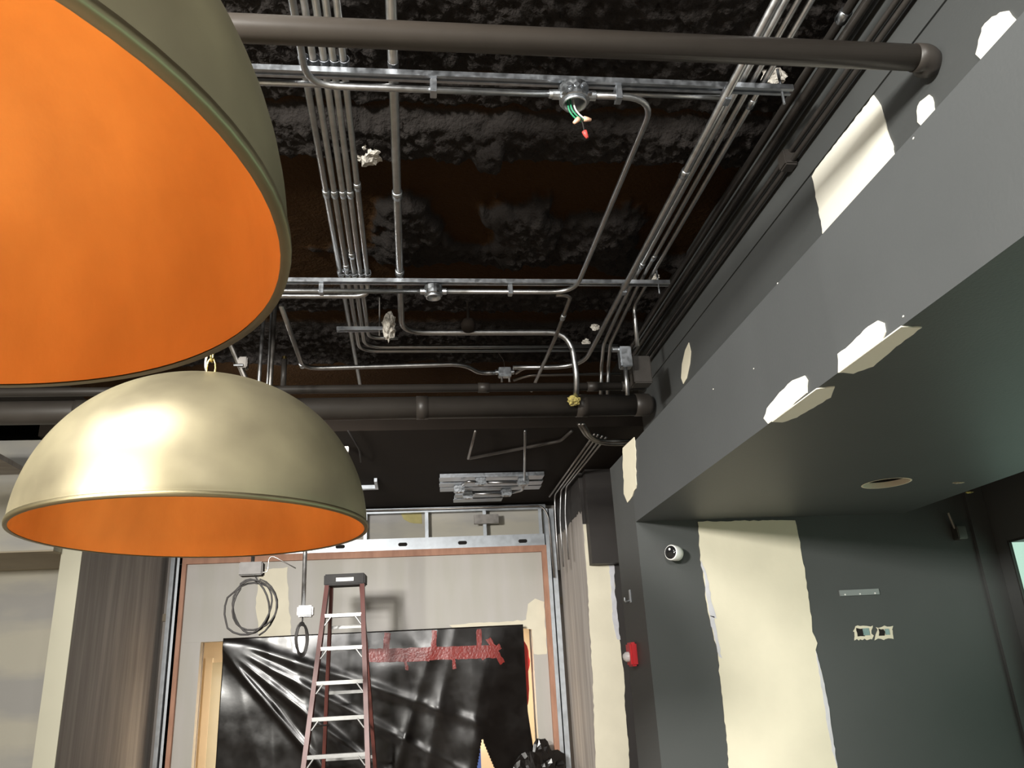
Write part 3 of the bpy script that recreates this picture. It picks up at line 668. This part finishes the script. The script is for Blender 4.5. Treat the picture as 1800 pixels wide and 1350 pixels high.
# short strut with fibre clump
y = atZ((630, 582), ZST).y
st = strut(y, atZ((592, 582), ZST).x, atZ((673, 582), ZST).x, H + ZST, 'short galvanized strut below four conduits, behind the farther strut', 'short_strut')
obj('threaded_rod', tube([(atZ((667, 580), ZST).x, y, H + ZST - 0.03), (atZ((667, 580), ZST).x, y, H + ZD)], 0.005, 8), STEELD, st)
tag(obj('fibre_clump', lump(atZ((684, 573), ZST - 0.01), 0.035, 0.05, 0.075, 9, 0.5, 2.6), WHITEF), 'white fibre clump at the right end of the short strut', 'fibre clump')
for k, (px, py, sx, lab) in enumerate(((648, 268, .058, 'square white fibre clump stuck on the black deck right of five conduits'),
                                       (1360, 133, .045, 'ragged white fibre clump above the right end of the near strut'),
                                       (1150, 487, .028, 'white fibre clump above the right end of the farther strut'),
                                       (1046, 575, .026, 'small white fibre streak left of the wall side conduits'),
                                       (1030, 602, .028, 'lower white fibre streak near the drop of the thick conduit'))):
    cc = atZ((px, py), ZD - 0.07)
    tag(obj('fibre_clump', lump(cc, sx, sx * (1.0 if k < 1 else 0.5), sx * 0.8, 20 + k, 0.55, 2.4), WHITEF), lab, 'fibre clump', 'white fibre clumps on the deck')
    if k == 0: pass
cc = atZ((823, 577), ZU - 0.02)
tag(obj('foam_ball', lathe([(0.0001, -0.03), (0.028, -0.028), (0.040, -0.015), (0.042, 0.02), (0.03, 0.045), (0.008, 0.055), (0.007, 0.2), (0.0001, 0.201)], cc + Vector((0, -0.02, 0)), 24), BLACKC, smooth=True), 'round black foam ball hanging over the thick conduit', 'foam ball')
# drops and braces seen between the two pendants
for lab, a, b, y, r, m in (('bright vertical conduit left of the twin drop between the pendants', (463, 570), (452, 700), 4.3, 0.0105, STEEL),
                           ('dull vertical conduit of the twin drop between the pendants', (482, 560), (473, 705), 4.3, 0.013, STEELD),
                           ('bright edge conduit of the twin drop between the pendants', (476, 560), (468, 705), 4.28, 0.005, STEEL)):
    p, q = atY(a, y), atY(b, y); x = (p.x + q.x)/2
    conduit(lab, [(p.x, y, H + ZD), (q.x, y, q.z - 0.3)], r, m, 0)
p = atY((500, 632), yQ)
t = thing('stub_pipe', 'dark upright stub pipe with a brass collar above the large pipe', 'pipe', p)
obj('tube', tube([p, Vector((p.x, yQ, H + zQ + 0.02))], 0.017, 12), STEELB, t, True)
obj('collar', lathe([(0.008, 0.02), (0.014, 0.02), (0.014, 0.0), (0.008, 0.0)], p, 14), GOLD, t)
pb = [atY(p_, 4.4) for p_ in ((392, 575), (420, 640), (437, 678))]
t = thing('brace_bracket', 'slanted steel brace with clamp between the two pendants', 'brace', pb[2])
obj('brace', tube([ext(pb[0], pb[1], 0.25), pb[2]], 0.016, 10), STEELD, t)
obj('clamp', box(pb[1] + Vector((0.0, -0.03, -0.03)), pb[1] + Vector((0.05, 0.03, 0.035)), bev=0.006), STEELD, t)
obj('bolt', tube([pb[1] + Vector((-0.02, -0.035, -0.02)), pb[1] + Vector((0.03, -0.035, -0.02))], 0.008, 8), STRUT, t)

# beyond the large pipe: drops, rack, conduits to the far wall
ZF = ZB - 0.03
def slats():
    t = thing('strut_rack', 'rack of galvanized struts with junction boxes under the flat black ceiling', 'strut rack', atZ((860, 860), ZF))
    X0, X1_ = atZ((775, 850), ZF).x, atZ((950, 850), ZF).x
    for py, xa, xb in ((838, 773, 953), (848, 773, 951), (856, 774, 948), (868, 800, 880), (876, 798, 882)):
        y = atZ((860, py), ZF).y; bm = bmesh.new()
        a, b = atZ((xa, py), ZF).x, atZ((xb, py), ZF).x
        box((a, y - 0.085, H + ZF - 0.02), (b, y + 0.085, H + ZF - 0.012), bm)
        box((a, y - 0.085, H + ZF - 0.012), (b, y - 0.08, H + ZF + 0.02), bm); box((a, y + 0.08, H + ZF - 0.012), (b, y + 0.085, H + ZF + 0.02), bm)
        obj('strut', bm, STRUT, t)
    for px, py in ((845, 848), (920, 848), (807, 861), (822, 872), (890, 867)):
        c = atZ((px, py), ZF - 0.06)
        b = obj('junction_box', box(c + Vector((-0.055, -0.05, -0.03)), c + Vector((0.055, 0.05, 0.038)), bev=0.008), ZINC, t)
        obj('opening', lathe([(0.030, -0.001), (0.030, -0.004), (0.0001, -0.004)], c + Vector((0, 0, -0.03)), 16), STEELD, b)
    z = ZF - 0.06
    for path in (((857, 848), (908, 848)), ((812, 853), (822, 846), (838, 847)), ((834, 868), (884, 868)), ((900, 866), (918, 862), (920, 854))):
        obj('conduit', tube(fillet([atZ(p_, z) for p_ in path], 0.1), 0.014, 10), STEEL, t, True)
slats()
yD = atZ((922, 848), ZF).y - 0.06
p = atZ((922, 848), ZF - 0.05)
conduit('slim conduit hanging from the black fascia forward to the strut rack', [atZ((923, 757), ZF - 0.02), p], 0.012)
a, b, c = atZ((836, 757), ZF - 0.02), atZ((823, 806), ZF - 0.06), atZ((985, 775), ZF - 0.03)
conduit('dull conduit stub under the flat black ceiling', [a, b], 0.012, STEELD)
conduit('black painted angled pipe under the flat black ceiling', [atZ((825, 806), ZF + 0.012), atZ((985, 775), ZF + 0.012), atZ((985, 775), ZF + 0.012) + Vector((0.05, -0.3, 0))], 0.014, PIPED, 0.05)
a, b, c = atZ((612, 757), ZF - 0.02), atZ((632, 790), ZF - 0.03), atZ((634, 812), ZF - 0.03)
conduit('black cable tail dangling beside the far pendant dome', [a, b, c], 0.008, CABLE, 0.1, name='cable_tail', cat='cable')
c = atZ((609, 791), ZF - 0.02)
tag(obj('cable_clip', box(c + Vector((-0.02, -0.02, -0.02)), c + Vector((0.02, 0.03, 0.03)), bev=0.005), WHITEP), 'small white clip on the flat black ceiling beside the far pendant', 'clip')
a, b = atZ((628, 848), ZF), atZ((665, 858), ZF)
t = thing('slot_bracket', 'small white slotted bracket on the flat black ceiling beside the far pendant', 'bracket', (a.x, b.y, H + ZF))
obj('bar', box((a.x, b.y - 0.03, H + ZF - 0.01), (b.x, b.y + 0.03, H + ZF + 0.028)), TRACK, t)
obj('end_plate', box((b.x - 0.03, a.y - 0.05, H + ZF - 0.009), (b.x, b.y - 0.031, H + ZF + 0.028)), TRACK, t)
# conduits to the far right corner, bending down
GF = 'conduits along the flat black ceiling to the far wall'
zc4 = ZF - 0.02
for k, (a, b, end, lab) in enumerate((((1033, 780), (966, 873), None, 'leftmost of the four conduits on the flat black ceiling, cut off at the far end'),
                                 ((1039, 781), (975, 870), (982, 1002), 'second of the four conduits on the flat black ceiling, longest drop down the wall'),
                                 ((1046, 783), (986, 862), (990, 997), 'third of the four conduits on the flat black ceiling, dropping down the wall'),
                                 ((1052, 785), (995, 856), (999, 984), 'rightmost of the four conduits on the flat black ceiling, shortest drop'))):
    p, q = atZ(a, zc4), atZ(b, zc4)
    pts = [ext(p, q, 0.3), q]
    if end:
        e = atY(end, min(q.y + 0.05, YB - 0.1)); q = q.copy(); m_ = Vector((min(e.x, XR - 0.03), q.y + 0.03, e.z + 0.5))
        pts = [ext(p, q, 0.3), q, m_, Vector((min(e.x, XR - 0.03), q.y + 0.03, e.z))]
    conduit(lab, pts, 0.0105, STEELD if k == 0 else STEEL, 0.10, group=GF)
a, b, c = atY((645, 890), YB - 0.06), atY((955, 886), YB - 0.06), atY((972, 900), YB - 0.06)
zz = H + ZB - 0.05
conduit('thin conduit above the header track, bending down at the right corner', [(-2.6, YB - 0.07, zz), (b.x - 0.02, YB - 0.07, zz), (b.x + 0.05, YB - 0.07, zz - 0.12), (b.x + 0.07, YB - 0.07, zz - 0.85)], 0.0105, STEELD, 0.09)
for off, lab in ((0.0, 'lower of two fat conduits curving out from the fascia to the soffit'), (0.05, 'upper of two fat conduits curving out from the fascia to the soffit')):
    pp = [atZ(p_, zc4 - 0.07 - off * 0.9) for p_ in ((1018 + off*120, 745), (1032 + off*120, 768), (1058, 781 - off*100), (1120, 780 - off*100))]
    conduit(lab, pp, 0.017, STEELD, 0.3)
c = atX((1118, 765), 1.95)
struct('wall_stub', box((atY((1103, 765), 6.9).x, 6.9, H + 1.3), (2.7, 7.0, H + ZB - 0.001)), CREAM)

# ================================================================== PENDANTS
def pendant(c, R, hgt, label, chain_top, seed):
    c = Vector(c)
    t = thing('pendant_lamp', label, 'pendant lamp', c, 'dome pendants')
    prof = []
    for k in range(0, 41):
        a = math.pi/2 * k / 40
        prof.append((R * math.cos(a) ** 0.92 if k < 40 else 0.0001, hgt * math.sin(a)))
    prof = [(R, 0.0)] + [(R * 0.995, 0.006)] + prof[1:]
    obj('shade', lathe(prof, c, 96), BRASS, t, True)
    inn = [((r_ - 0.006) if r_ > 0.01 else 0.0001, z_ - 0.004 if z_ > 0.05 else z_ + 0.0005) for r_, z_ in prof[2:]]
    obj('copper_lining', lathe([(R - 0.006, 0.0005)] + inn, c, 96), COPPER, t, True)
    obj('rim', lathe([(R - 0.007, -0.002), (R + 0.003, -0.002), (R + 0.004, 0.004), (R + 0.003, 0.010), (R - 0.004, 0.010)], c, 96), BRASSR, t, True)
    sk = obj('socket', lathe([(0.02, hgt - 0.01), (0.022, hgt - 0.12), (0.0001, hgt - 0.122)], c, 20), GOLD, t, True)
    obj('bulb', lathe([(0.014, hgt - 0.122), (0.02, hgt - 0.14), (0.036, hgt - 0.175), (0.030, hgt - 0.21), (0.0001, hgt - 0.225)], c, 20), BULB, t, True)
    top = c + Vector((0, 0, hgt))
    obj('finial', lathe([(0.0001, 0.022), (0.012, 0.02), (0.014, 0.005), (0.03, -0.003)], top, 20), GOLD, t, True)
    z = top.z + 0.02; k = 0
    link = None
    while z < chain_top - 0.02:
        cc = Vector((c.x, c.y, z + 0.026)); pts = []
        for j in range(16):
            a = 2*math.pi*j/16; lx = 0.012 * math.cos(a); lz = 0.026 * math.sin(a) * 1.1
            pts.append(cc + (Vector((lx, 0, lz)) if k % 2 == 0 else Vector((0, lx, lz))))
        obj('chain_link', tube(pts, 0.0034, 6, closed=True), GOLD, t, True)
        z += 0.047; k += 1
    obj('cord', tube(fillet([top + Vector((0.0, 0, 0.01)), top + Vector((-0.022, 0.01, 0.06)), top + Vector((-0.006, 0.01, 0.14)), Vector((c.x - 0.01, c.y + 0.01, chain_top))], 0.04), 0.003, 6), WHITEW, t, True)
    obj('canopy', lathe([(0.0001, 0.012), (0.022, 0.012), (0.024, 0.004), (0.012, -0.016), (0.0001, -0.018)], (c.x, c.y, chain_top), 24), GOLD, t, True)
    return t
pendant((-0.550, 2.185, H + 0.405), 0.432, 0.41, 'aged brass dome pendant with copper inside, seen whole at the lower left', H + ZST - 0.014, 1)
pendant((-0.545, 0.683, H + 0.414), 0.428, 0.41, 'aged brass dome pendant with copper inside, nearest and cut off by the frame', H + ZD - 0.01, 2)

# ================================================================== THINGS ON THE COLUMN WALL
c = atY((1182, 975), YW)
t = thing('security_camera', 'small white round security camera on the charcoal column wall', 'security camera', (c.x, YW, c.z))
ax = Vector((-0.78, -0.60, 0.05)).normalized()
cc = Vector((c.x, YW - 0.045, c.z))
def along(p, ax, prof, seg=28):
    up = Vector((0, 0, 1)); u = ax.cross(up).normalized(); v = u.cross(ax)
    bm = bmesh.new(); rings = []
    for r, z in prof:
        rings.append([bm.verts.new(p + ax*z + (u*math.cos(2*math.pi*k/seg) + v*math.sin(2*math.pi*k/seg))*r) for k in range(seg)])
    for A, B in zip(rings, rings[1:]):
        for k in range(seg): bm.faces.new((A[k], A[(k+1) % seg], B[(k+1) % seg], B[k]))
    bmesh.ops.recalc_face_normals(bm, faces=bm.faces)
    return bm
obj('housing', along(cc, ax, [(0.0001, -0.030), (0.024, -0.028), (0.034, -0.018), (0.036, 0.0), (0.036, 0.034), (0.034, 0.037), (0.031, 0.038)]), WHITEP, t, True)
obj('front_lens', along(cc, ax, [(0.031, 0.0375), (0.030, 0.040), (0.018, 0.043), (0.0001, 0.044)]), LENS, t, True)
obj('sensor_dot', along(cc + Vector((0, 0, 0.014)), ax, [(0.006, 0.0435), (0.005, 0.0445), (0.0001, 0.0448)], 12), WHITEP, t)
obj('mount', lathe([(0.024, 0.0), (0.024, -0.008), (0.009, -0.012), (0.009, -0.03)], (c.x, YW - 0.0005, c.z), 20, ax='y'), WHITEP, t)
c = atX((1117, 1150), XS)
t = thing('fire_alarm_strobe', 'red fire alarm with clear strobe lens on the side of the column', 'fire alarm', c)
obj('housing', box((XS - 0.035, c.y - 0.045, c.z - 0.055), (XS - 0.0005, c.y + 0.045, c.z + 0.055), bev=0.008), REDP, t)
obj('strobe_lens', lathe([(0.024, -0.034), (0.023, -0.05), (0.012, -0.062), (0.0001, -0.064)], (XS, c.y, c.z - 0.01), 18, ax='x'), CLEAR, t, True)
c = atX((1108, 1048), XS)
t = thing('wall_bracket', 'small bright metal hook bracket above the red fire alarm', 'bracket', c)
obj('plate', box((XS - 0.004, c.y - 0.012, c.z - 0.03), (XS - 0.0005, c.y + 0.012, c.z + 0.03)), STRUT, t)
obj('hook', tube(fillet([(XS - 0.004, c.y, c.z - 0.02), (XS - 0.03, c.y, c.z - 0.028), (XS - 0.03, c.y, c.z - 0.005)], 0.012), 0.005, 8), STRUT, t)
a, b = atY((1474, 1037), YW), atY((1545, 1045), YW)
t = thing('mounting_bar', 'flat grey metal mounting bar on the charcoal wall', 'metal bar', (a.x, YW, b.z))
obj('bar', box((a.x, YW - 0.008, b.z), (b.x, YW - 0.0005, b.z + 0.027)), mat('grey_bar', (0.30, 0.32, 0.32), 0.5, metal=0.4), t)
for k in (0.12, 0.5, 0.88):
    obj('screw', lathe([(0.004, -0.0085), (0.004, -0.0105), (0.0001, -0.011)], (a.x + (b.x - a.x)*k, YW, b.z + 0.006), 10, ax='y'), WHITEP, t)
for (p0, p1, lab) in (((1504, 1103), (1531, 1121), 'left of two open outlet cutouts with torn edges below the metal bar'), ((1543, 1104), (1566, 1120), 'right of two open outlet cutouts with torn edges below the metal bar')):
    a, b = atY(p0, YW), atY(p1, YW); rnd = random.Random(int(p0[0]))
    t = thing('outlet_cutout', lab, 'outlet cutout', (a.x, YW, b.z), 'outlet cutouts')
    pl = [(p0[0] - 2, p0[1] - 2), (p1[0] + 2, p0[1] - 3), (p1[0] + 3, p1[1] + 3), (p0[0] - 4, p1[1] + 4)]
    obj('torn_edge', slab([atY(p_, YW - 0.0005) for p_ in rough_poly(pl, 2.0, 4, p0[0])], (0, -0.002, 0)), CREAM, t)
    obj('void', slab([atY(p_, YW - 0.0026) for p_ in rough_poly([(p0[0] + 1, p0[1] + 1), (p1[0] - 12, p0[1] + 2), (p1[0] - 11, p1[1] - 3), (p0[0] + 3, p1[1] - 2)], 1.2, 5, 9)], (0, -0.001, 0)), DARKHOLE, t)
    obj('metal_tab', box((a.x + 0.03, YW - 0.006, b.z + 0.012), (b.x - 0.005, YW - 0.0037, a.z - 0.006)), ZINC, t)
c = atY((1680, 938), YW)
t = thing('switch_box', 'small grey electrical box with stub conduit in the shaded wall corner', 'electrical box', (c.x, YW, c.z))
obj('body', box((c.x - 0.022, YW - 0.05, c.z - 0.035), (c.x + 0.028, YW - 0.0005, c.z + 0.03), bev=0.004), STEELD, t)
obj('stub', tube([(c.x - 0.02, YW - 0.03, c.z + 0.02), (c.x - 0.035, YW - 0.03, c.z + 0.1)], 0.008, 10), STEELD, t)
for px, s, m in (((1685, 848), 0.022, TAN), ((1704, 865), 0.016, YELF)):
    c = atZ(px, ZS)
    tag(obj('ceiling_speck', lump(c - Vector((0, 0, 0.001)), s, s*0.5, 0.004, s*100, 0.5, 2.5), m), 'tan smudge of compound under the soffit beside the round hole' if m is TAN else 'yellow dab under the soffit near the pocket edge', 'compound dab')

# ================================================================== FAR END THINGS
# black plastic sheet over the opening
YP = YB - 0.055
xa, xb = atY((395, 1130), YP).x, atY((919, 1110), YP).x
ztop = zhd + 0.02; zbot = 0.05
nu, nv = 340, 150
rnd = random.Random(5)
folds = [(rnd.uniform(0, 1), rnd.uniform(0.5, 1.6), rnd.uniform(0.006, 0.022), rnd.uniform(-0.5, 0.5)) for _ in range(16)]
verts, faces = [], []
def fold(u, v):
    d = 0.0
    for (u0, w_, a_, sl) in folds:
        s = abs((u - u0 - sl * v * 0.5) / (0.05 * w_)) ** 0.8
        d += a_ * math.exp(-s*s) * (0.25 + v)
    # long diagonal drapes from the upper left corner
    for k, kk in enumerate((0.55, 0.85, 1.2, 1.7)):
        s = (v - kk * u - 0.02 * k) / 0.028
        d += 0.022 * math.exp(-s*s) * math.exp(-u * 1.6)
    p = Vector((u * 5.2, v * 4.0, 2.0))
    d += 0.011 * noise.fractal(p, 1.1, 2.0, 2) * min(1, v * 5 + 0.15)
    return d
for j in range(nv + 1):
    v = j / nv
    for i in range(nu + 1):
        u = i / nu
        x = xa + (xb - xa) * u + 0.03 * v * math.sin(u * 3) + (0.22 * max(0, v - 0.42) * u * u if v > 0.42 else 0)
        z = ztop + (zbot - ztop) * v
        verts.append((x, YP - 0.045 - fold(u, v) * 0.9, z))
g0_, g1_ = atY((843, 1298), YP - 0.06), atY((860, 1350), YP - 0.06)
ug = (g0_.x - xa) / (xb - xa); vg = (g0_.z - ztop) / (zbot - ztop)
kg = ((g1_.x - g0_.x) / (xb - xa)) / (((g1_.z - g0_.z)) / (zbot - ztop))
for j in range(nv):
    for i in range(nu):
        u, v = (i + .5)/nu, (j + .5)/nv
        if abs(u - ug) < min(0.12, kg * (v - vg)): continue
        faces.append((j*(nu+1)+i, j*(nu+1)+i+1, (j+1)*(nu+1)+i+1, (j+1)*(nu+1)+i))
sh = thing('plastic_sheet', 'black plastic sheet with red tape hung over the far opening', 'plastic sheet', ((xa+xb)/2, YP, 0))
so = obj('sheet', (verts, faces), POLY, sh, True)
md = so.modifiers.new('thickness', 'SOLIDIFY'); md.thickness = 0.002; md.offset = -1
def tape(pix, seed, m=RTAPE, y=YP - 0.115):
    # strip laid on the sheet, following its surface
    bm = bmesh.new(); P = []
    (ax_, ay), (bx, by), wpx = pix
    n = max(6, int(math.hypot(bx-ax_, by-ay) / 6)); r2 = random.Random(seed)
    L = math.hypot(bx-ax_, by-ay); nxp, nyp = -(by-ay)/L, (bx-ax_)/L
    rows = []
    for i in range(n + 1):
        t_ = i / n; row = []
        for s in (-0.5, -0.17, 0.17, 0.5):
            px_, py_ = ax_ + (bx-ax_)*t_ + nxp*wpx*s + r2.uniform(-.8, .8), ay + (by-ay)*t_ + nyp*wpx*s + r2.uniform(-.8, .8)
            w_ = atY((px_, py_), YP - 0.08)
            u = (w_.x - xa)/(xb - xa); v = (w_.z - ztop)/(zbot - ztop)
            w_.y = YP - 0.045 - fold(u, max(v, 0)) * 0.9 - 0.010
            row.append(bm.verts.new(w_))
        rows.append(row)
    for A, B in zip(rows, rows[1:]):
        for k in range(3): bm.faces.new((A[k], A[k+1], B[k+1], B[k]))
    o = obj('tape_strip', bm, m, sh, False)
    md = o.modifiers.new('thickness', 'SOLIDIFY'); md.thickness = 0.002
for k, s in enumerate((((648, 1152), (755, 1150), 24), ((752, 1149), (872, 1145), 23), ((681, 1112), (678, 1142), 11), ((764, 1108), (762, 1142), 9), ((842, 1106), (842, 1138), 9),
                       ((858, 1122), (884, 1166), 9), ((846, 1156), (880, 1136), 10), ((797, 1155), (799, 1176), 6), ((712, 1158), (716, 1178), 5))): tape(s, k)
rq = [(920, 1124), (927, 1136), (932, 1162), (928, 1180), (930, 1210), (928, 1240), (923, 1236), (918, 1170)]
obj('red_strip', slab([atY(p_, YB + 0.015) for p_ in rough_poly(rq, 0.8, 8, 3)], (0, -0.006, 0)), RCLOTH, sh)['label'] = 'bright red plastic strip at the edge'
a = atY((841, 1340), 11.5)
tag(obj('blue_tape_strip', box((a.x - 0.03, 11.45, 0.0), (a.x + 0.03, 11.459, a.z + 0.35)), BTAPE), 'blue vertical strip seen through the gap in the black sheet', 'tape')
# crumpled plastic at the right foot of the sheet
cc = atY((950, 1345), YP - 0.15)
bm = lump((cc.x, cc.y, cc.z - 0.18), 0.26, 0.10, 0.36, 4, 0.45, 2.2, 4)
obj('crumpled_end', bm, POLY, sh, False)

# stepladder
yl = 8.4
tp = atY((608, 1014), yl)
lad = thing('stepladder', 'red fibreglass stepladder with aluminium steps in front of the black sheet', 'ladder', (tp.x, yl, 0))
yaw = math.radians(-3); cy_, sy_ = math.cos(yaw), math.sin(yaw)
HL = tp.z
def lp(x, y, z): return Vector((tp.x + x*cy_ - y*sy_ * -1 * -1, yl + x*sy_ + y*cy_, z))
def bar(name, p, q, w, d, m, parent):
    """rail with a C section: web plus two flanges"""
    p, q = Vector(p), Vector(q); t_ = (q - p).normalized()
    ux = Vector((cy_, sy_, 0)); ux = (ux - t_*ux.dot(t_)).normalized(); uy = t_.cross(ux)
    bm = bmesh.new()
    def beam(cx, cy2, w2, d2):
        A = [bm.verts.new(e_ + ux*(cx + sx*w2/2) + uy*(cy2 + sy2*d2/2)) for e_ in (p, q) for sx, sy2 in ((-1,-1), (1,-1), (1,1), (-1,1))]
        for f4 in ((0,1,2,3), (7,6,5,4), (0,4,5,1), (1,5,6,2), (2,6,7,3), (3,7,4,0)): bm.faces.new([A[k] for k in f4])
    beam(0, 0, w, d)
    bmesh.ops.recalc_face_normals(bm, faces=bm.faces)
    return obj(name, bm, m, parent)
topw, botw = 0.165, 0.345
def fx(s, z): return s * (topw + (botw - topw) * (HL - z) / HL)
def fy(z): return -0.04 - 0.62 * (HL - z) / HL
for s in (-1, 1):
    rl = bar('front_rail', lp(fx(s, HL - 0.03), fy(HL - 0.03), HL - 0.03), lp(fx(s, 0), fy(0), 0.03), 0.042, 0.075, FIBRE, lad)
    bar('rear_rail', lp(s*(topw - 0.02), 0.05, HL - 0.05), lp(s*(botw - 0.04), 0.75, 0.03), 0.034, 0.055, FIBRE, lad)
    f0 = lp(fx(s, 0), fy(0), 0.0); obj('foot', box(f0 - Vector((0.03, 0.05, 0)), f0 + Vector((0.03, 0.05, 0.05)), bev=0.006), BPLAS, lad)
    f0 = lp(s*(botw - 0.04), 0.75, 0.0); obj('foot', box(f0 - Vector((0.03, 0.04, 0)), f0 + Vector((0.03, 0.04, 0.05)), bev=0.006), BPLAS, lad)
cap = box((-0.20, -0.11, -0.09), (0.20, 0.12, 0.02), bev=0.012)
for v in cap.verts: v.co = lp(v.co.x, v.co.y, HL + v.co.z)
cp = obj('top_cap', cap, BPLAS, lad)
tr_ = box((-0.08, -0.116, -0.055), (0.09, -0.1105, -0.02))
for v in tr_.verts: v.co = lp(v.co.x, v.co.y, HL + v.co.z)
obj('cap_label', tr_, ALU, cp)
z = HL - 0.37; k = 0
while z > 0.15:
    w2 = fx(1, z) - 0.012
    st_ = box((-w2, fy(z) - 0.042, z - 0.028), (w2, fy(z) + 0.042, z + 0.006), bev=0.003)
    for v in st_.verts: v.co = lp(v.co.x, v.co.y, v.co.z)
    so_ = obj('step', st_, ALU, lad)
    for s in (-1, 1):
        obj('step_brace', tube([lp(s*(w2 - 0.005), fy(z) - 0.040, z - 0.10), lp(s*(w2 - 0.065), fy(z) - 0.040, z - 0.02)], 0.008, 6), ALU, so_)
    zb = z - 0.10
    if k % 2 == 0:
        yb = 0.05 + 0.70 * (HL - zb) / HL; wb_ = (topw - 0.02) + (botw - topw - 0.02) * (HL - zb) / HL
        rb2 = box((-wb_, yb - 0.01, zb - 0.015), (wb_, yb + 0.01, zb + 0.015))
        for v in rb2.verts: v.co = lp(v.co.x, v.co.y, v.co.z)
        obj('rear_brace', rb2, ALU, lad)
    z -= 0.305; k += 1
for s in (-1, 1):
    zz_ = HL * 0.5
    obj('spreader', tube([lp(fx(s, zz_), fy(zz_), zz_), lp(s*0.19, 0.40, zz_ - 0.02)], 0.008, 6), ALU, lad)

# conduit drops with coiled cables
def drop(px_top, px_bot, y, r, m, label):
    p, q = atY(px_top, y), atY(px_bot, y)
    return conduit(label, [(q.x, y, H + ZB - 0.003), (q.x, y, q.z)], r, m, 0)
drop((446, 975), (444, 992), 6.7, 0.014, STEELD, 'dull conduit drop carrying the grey box with the large cable coil')
a, b = atY((423, 990), 6.7), atY((463, 1012), 6.7)
gb = thing('electrical_box', 'grey rectangular electrical box hanging over the large cable coil', 'electrical box', ((a.x+b.x)/2, 6.7, b.z))
GBOX = mat('grey_box_paint', (0.085, 0.08, 0.075), 0.7, var=0.2, vscale=20)
obj('body', box((a.x, 6.64, b.z), (b.x, 6.76, a.z), bev=0.008), GBOX, gb)
obj('cover', box((a.x + 0.008, 6.634, b.z + 0.008), (b.x - 0.008, 6.6395, a.z - 0.008), bev=0.001), GBOX, gb)
cn = atY((443, 1067), 6.7); rnd = random.Random(3)
pts = [Vector(((a.x+b.x)/2 + 0.03, 6.68, b.z)), Vector((cn.x + 0.05, 6.68, b.z - 0.06))]
for k in range(0, 76):
    an = math.pi*0.42 - 2*math.pi*k/22
    rr_ = (0.155 + 0.03*math.sin(k*0.21) + (0.02 if 20 < k < 36 else 0), 0.20 + 0.015*math.cos(k*0.33))
    pts.append(Vector((cn.x + (-0.02 if 18 < k < 40 else 0.015) + rr_[0]*math.cos(an), 6.68 + 0.02*math.sin(k*0.7), cn.z + rr_[1]*math.sin(an) + 0.012*math.sin(k*0.15))))
tag(obj('cable_coil', tube(pts, 0.0075, 8), CABLE, smooth=True), 'large loose coil of black cable hanging from the grey box', 'cable coil')
tag(obj('cable_tail', tube(fillet([Vector((b.x - 0.03, 6.66, b.z + 0.02)), Vector((b.x + 0.04, 6.66, b.z + 0.02)), Vector((b.x + 0.04, 6.66, a.z + 0.06)), atY((520, 999), 6.66)], 0.08), 0.004, 6), STEELD, smooth=True), 'thin grey wire tail looping from the grey box', 'cable')
drop((540, 960), (533, 1068), 6.7, 0.017, STEEL, 'bright straight conduit drop ending in the white box')
a, b = atY((524, 1066), 6.7), atY((551, 1084), 6.7)
wb2 = thing('electrical_box', 'small white electrical box at the end of the bright conduit drop', 'electrical box', ((a.x+b.x)/2, 6.7, b.z))
obj('body', box((a.x, 6.64, b.z), (b.x, 6.75, a.z), bev=0.012), WHITEP, wb2)
obj('cover', box((a.x + 0.012, 6.632, b.z + 0.010), (b.x - 0.012, 6.6395, a.z - 0.010), bev=0.002), WHITEP, wb2)
cn = atY((531, 1124), 6.7); pts = [Vector(((a.x+b.x)/2 - 0.02, 6.68, b.z)), Vector((cn.x, 6.68, cn.z + 0.13))]
for k in range(0, 100):
    an = math.pi/2 - 2*math.pi*k/20
    pts.append(Vector((cn.x + (0.036 + 0.008*math.sin(k*0.37))*math.cos(an), 6.68 + 0.05*math.cos(an + 0.5), cn.z + (0.115 + 0.012*math.sin(k*0.23))*math.sin(an))))
tag(obj('cable_coil', tube(pts, 0.006, 6), CABLE, smooth=True), 'small narrow coil of black cable under the white box', 'cable coil')
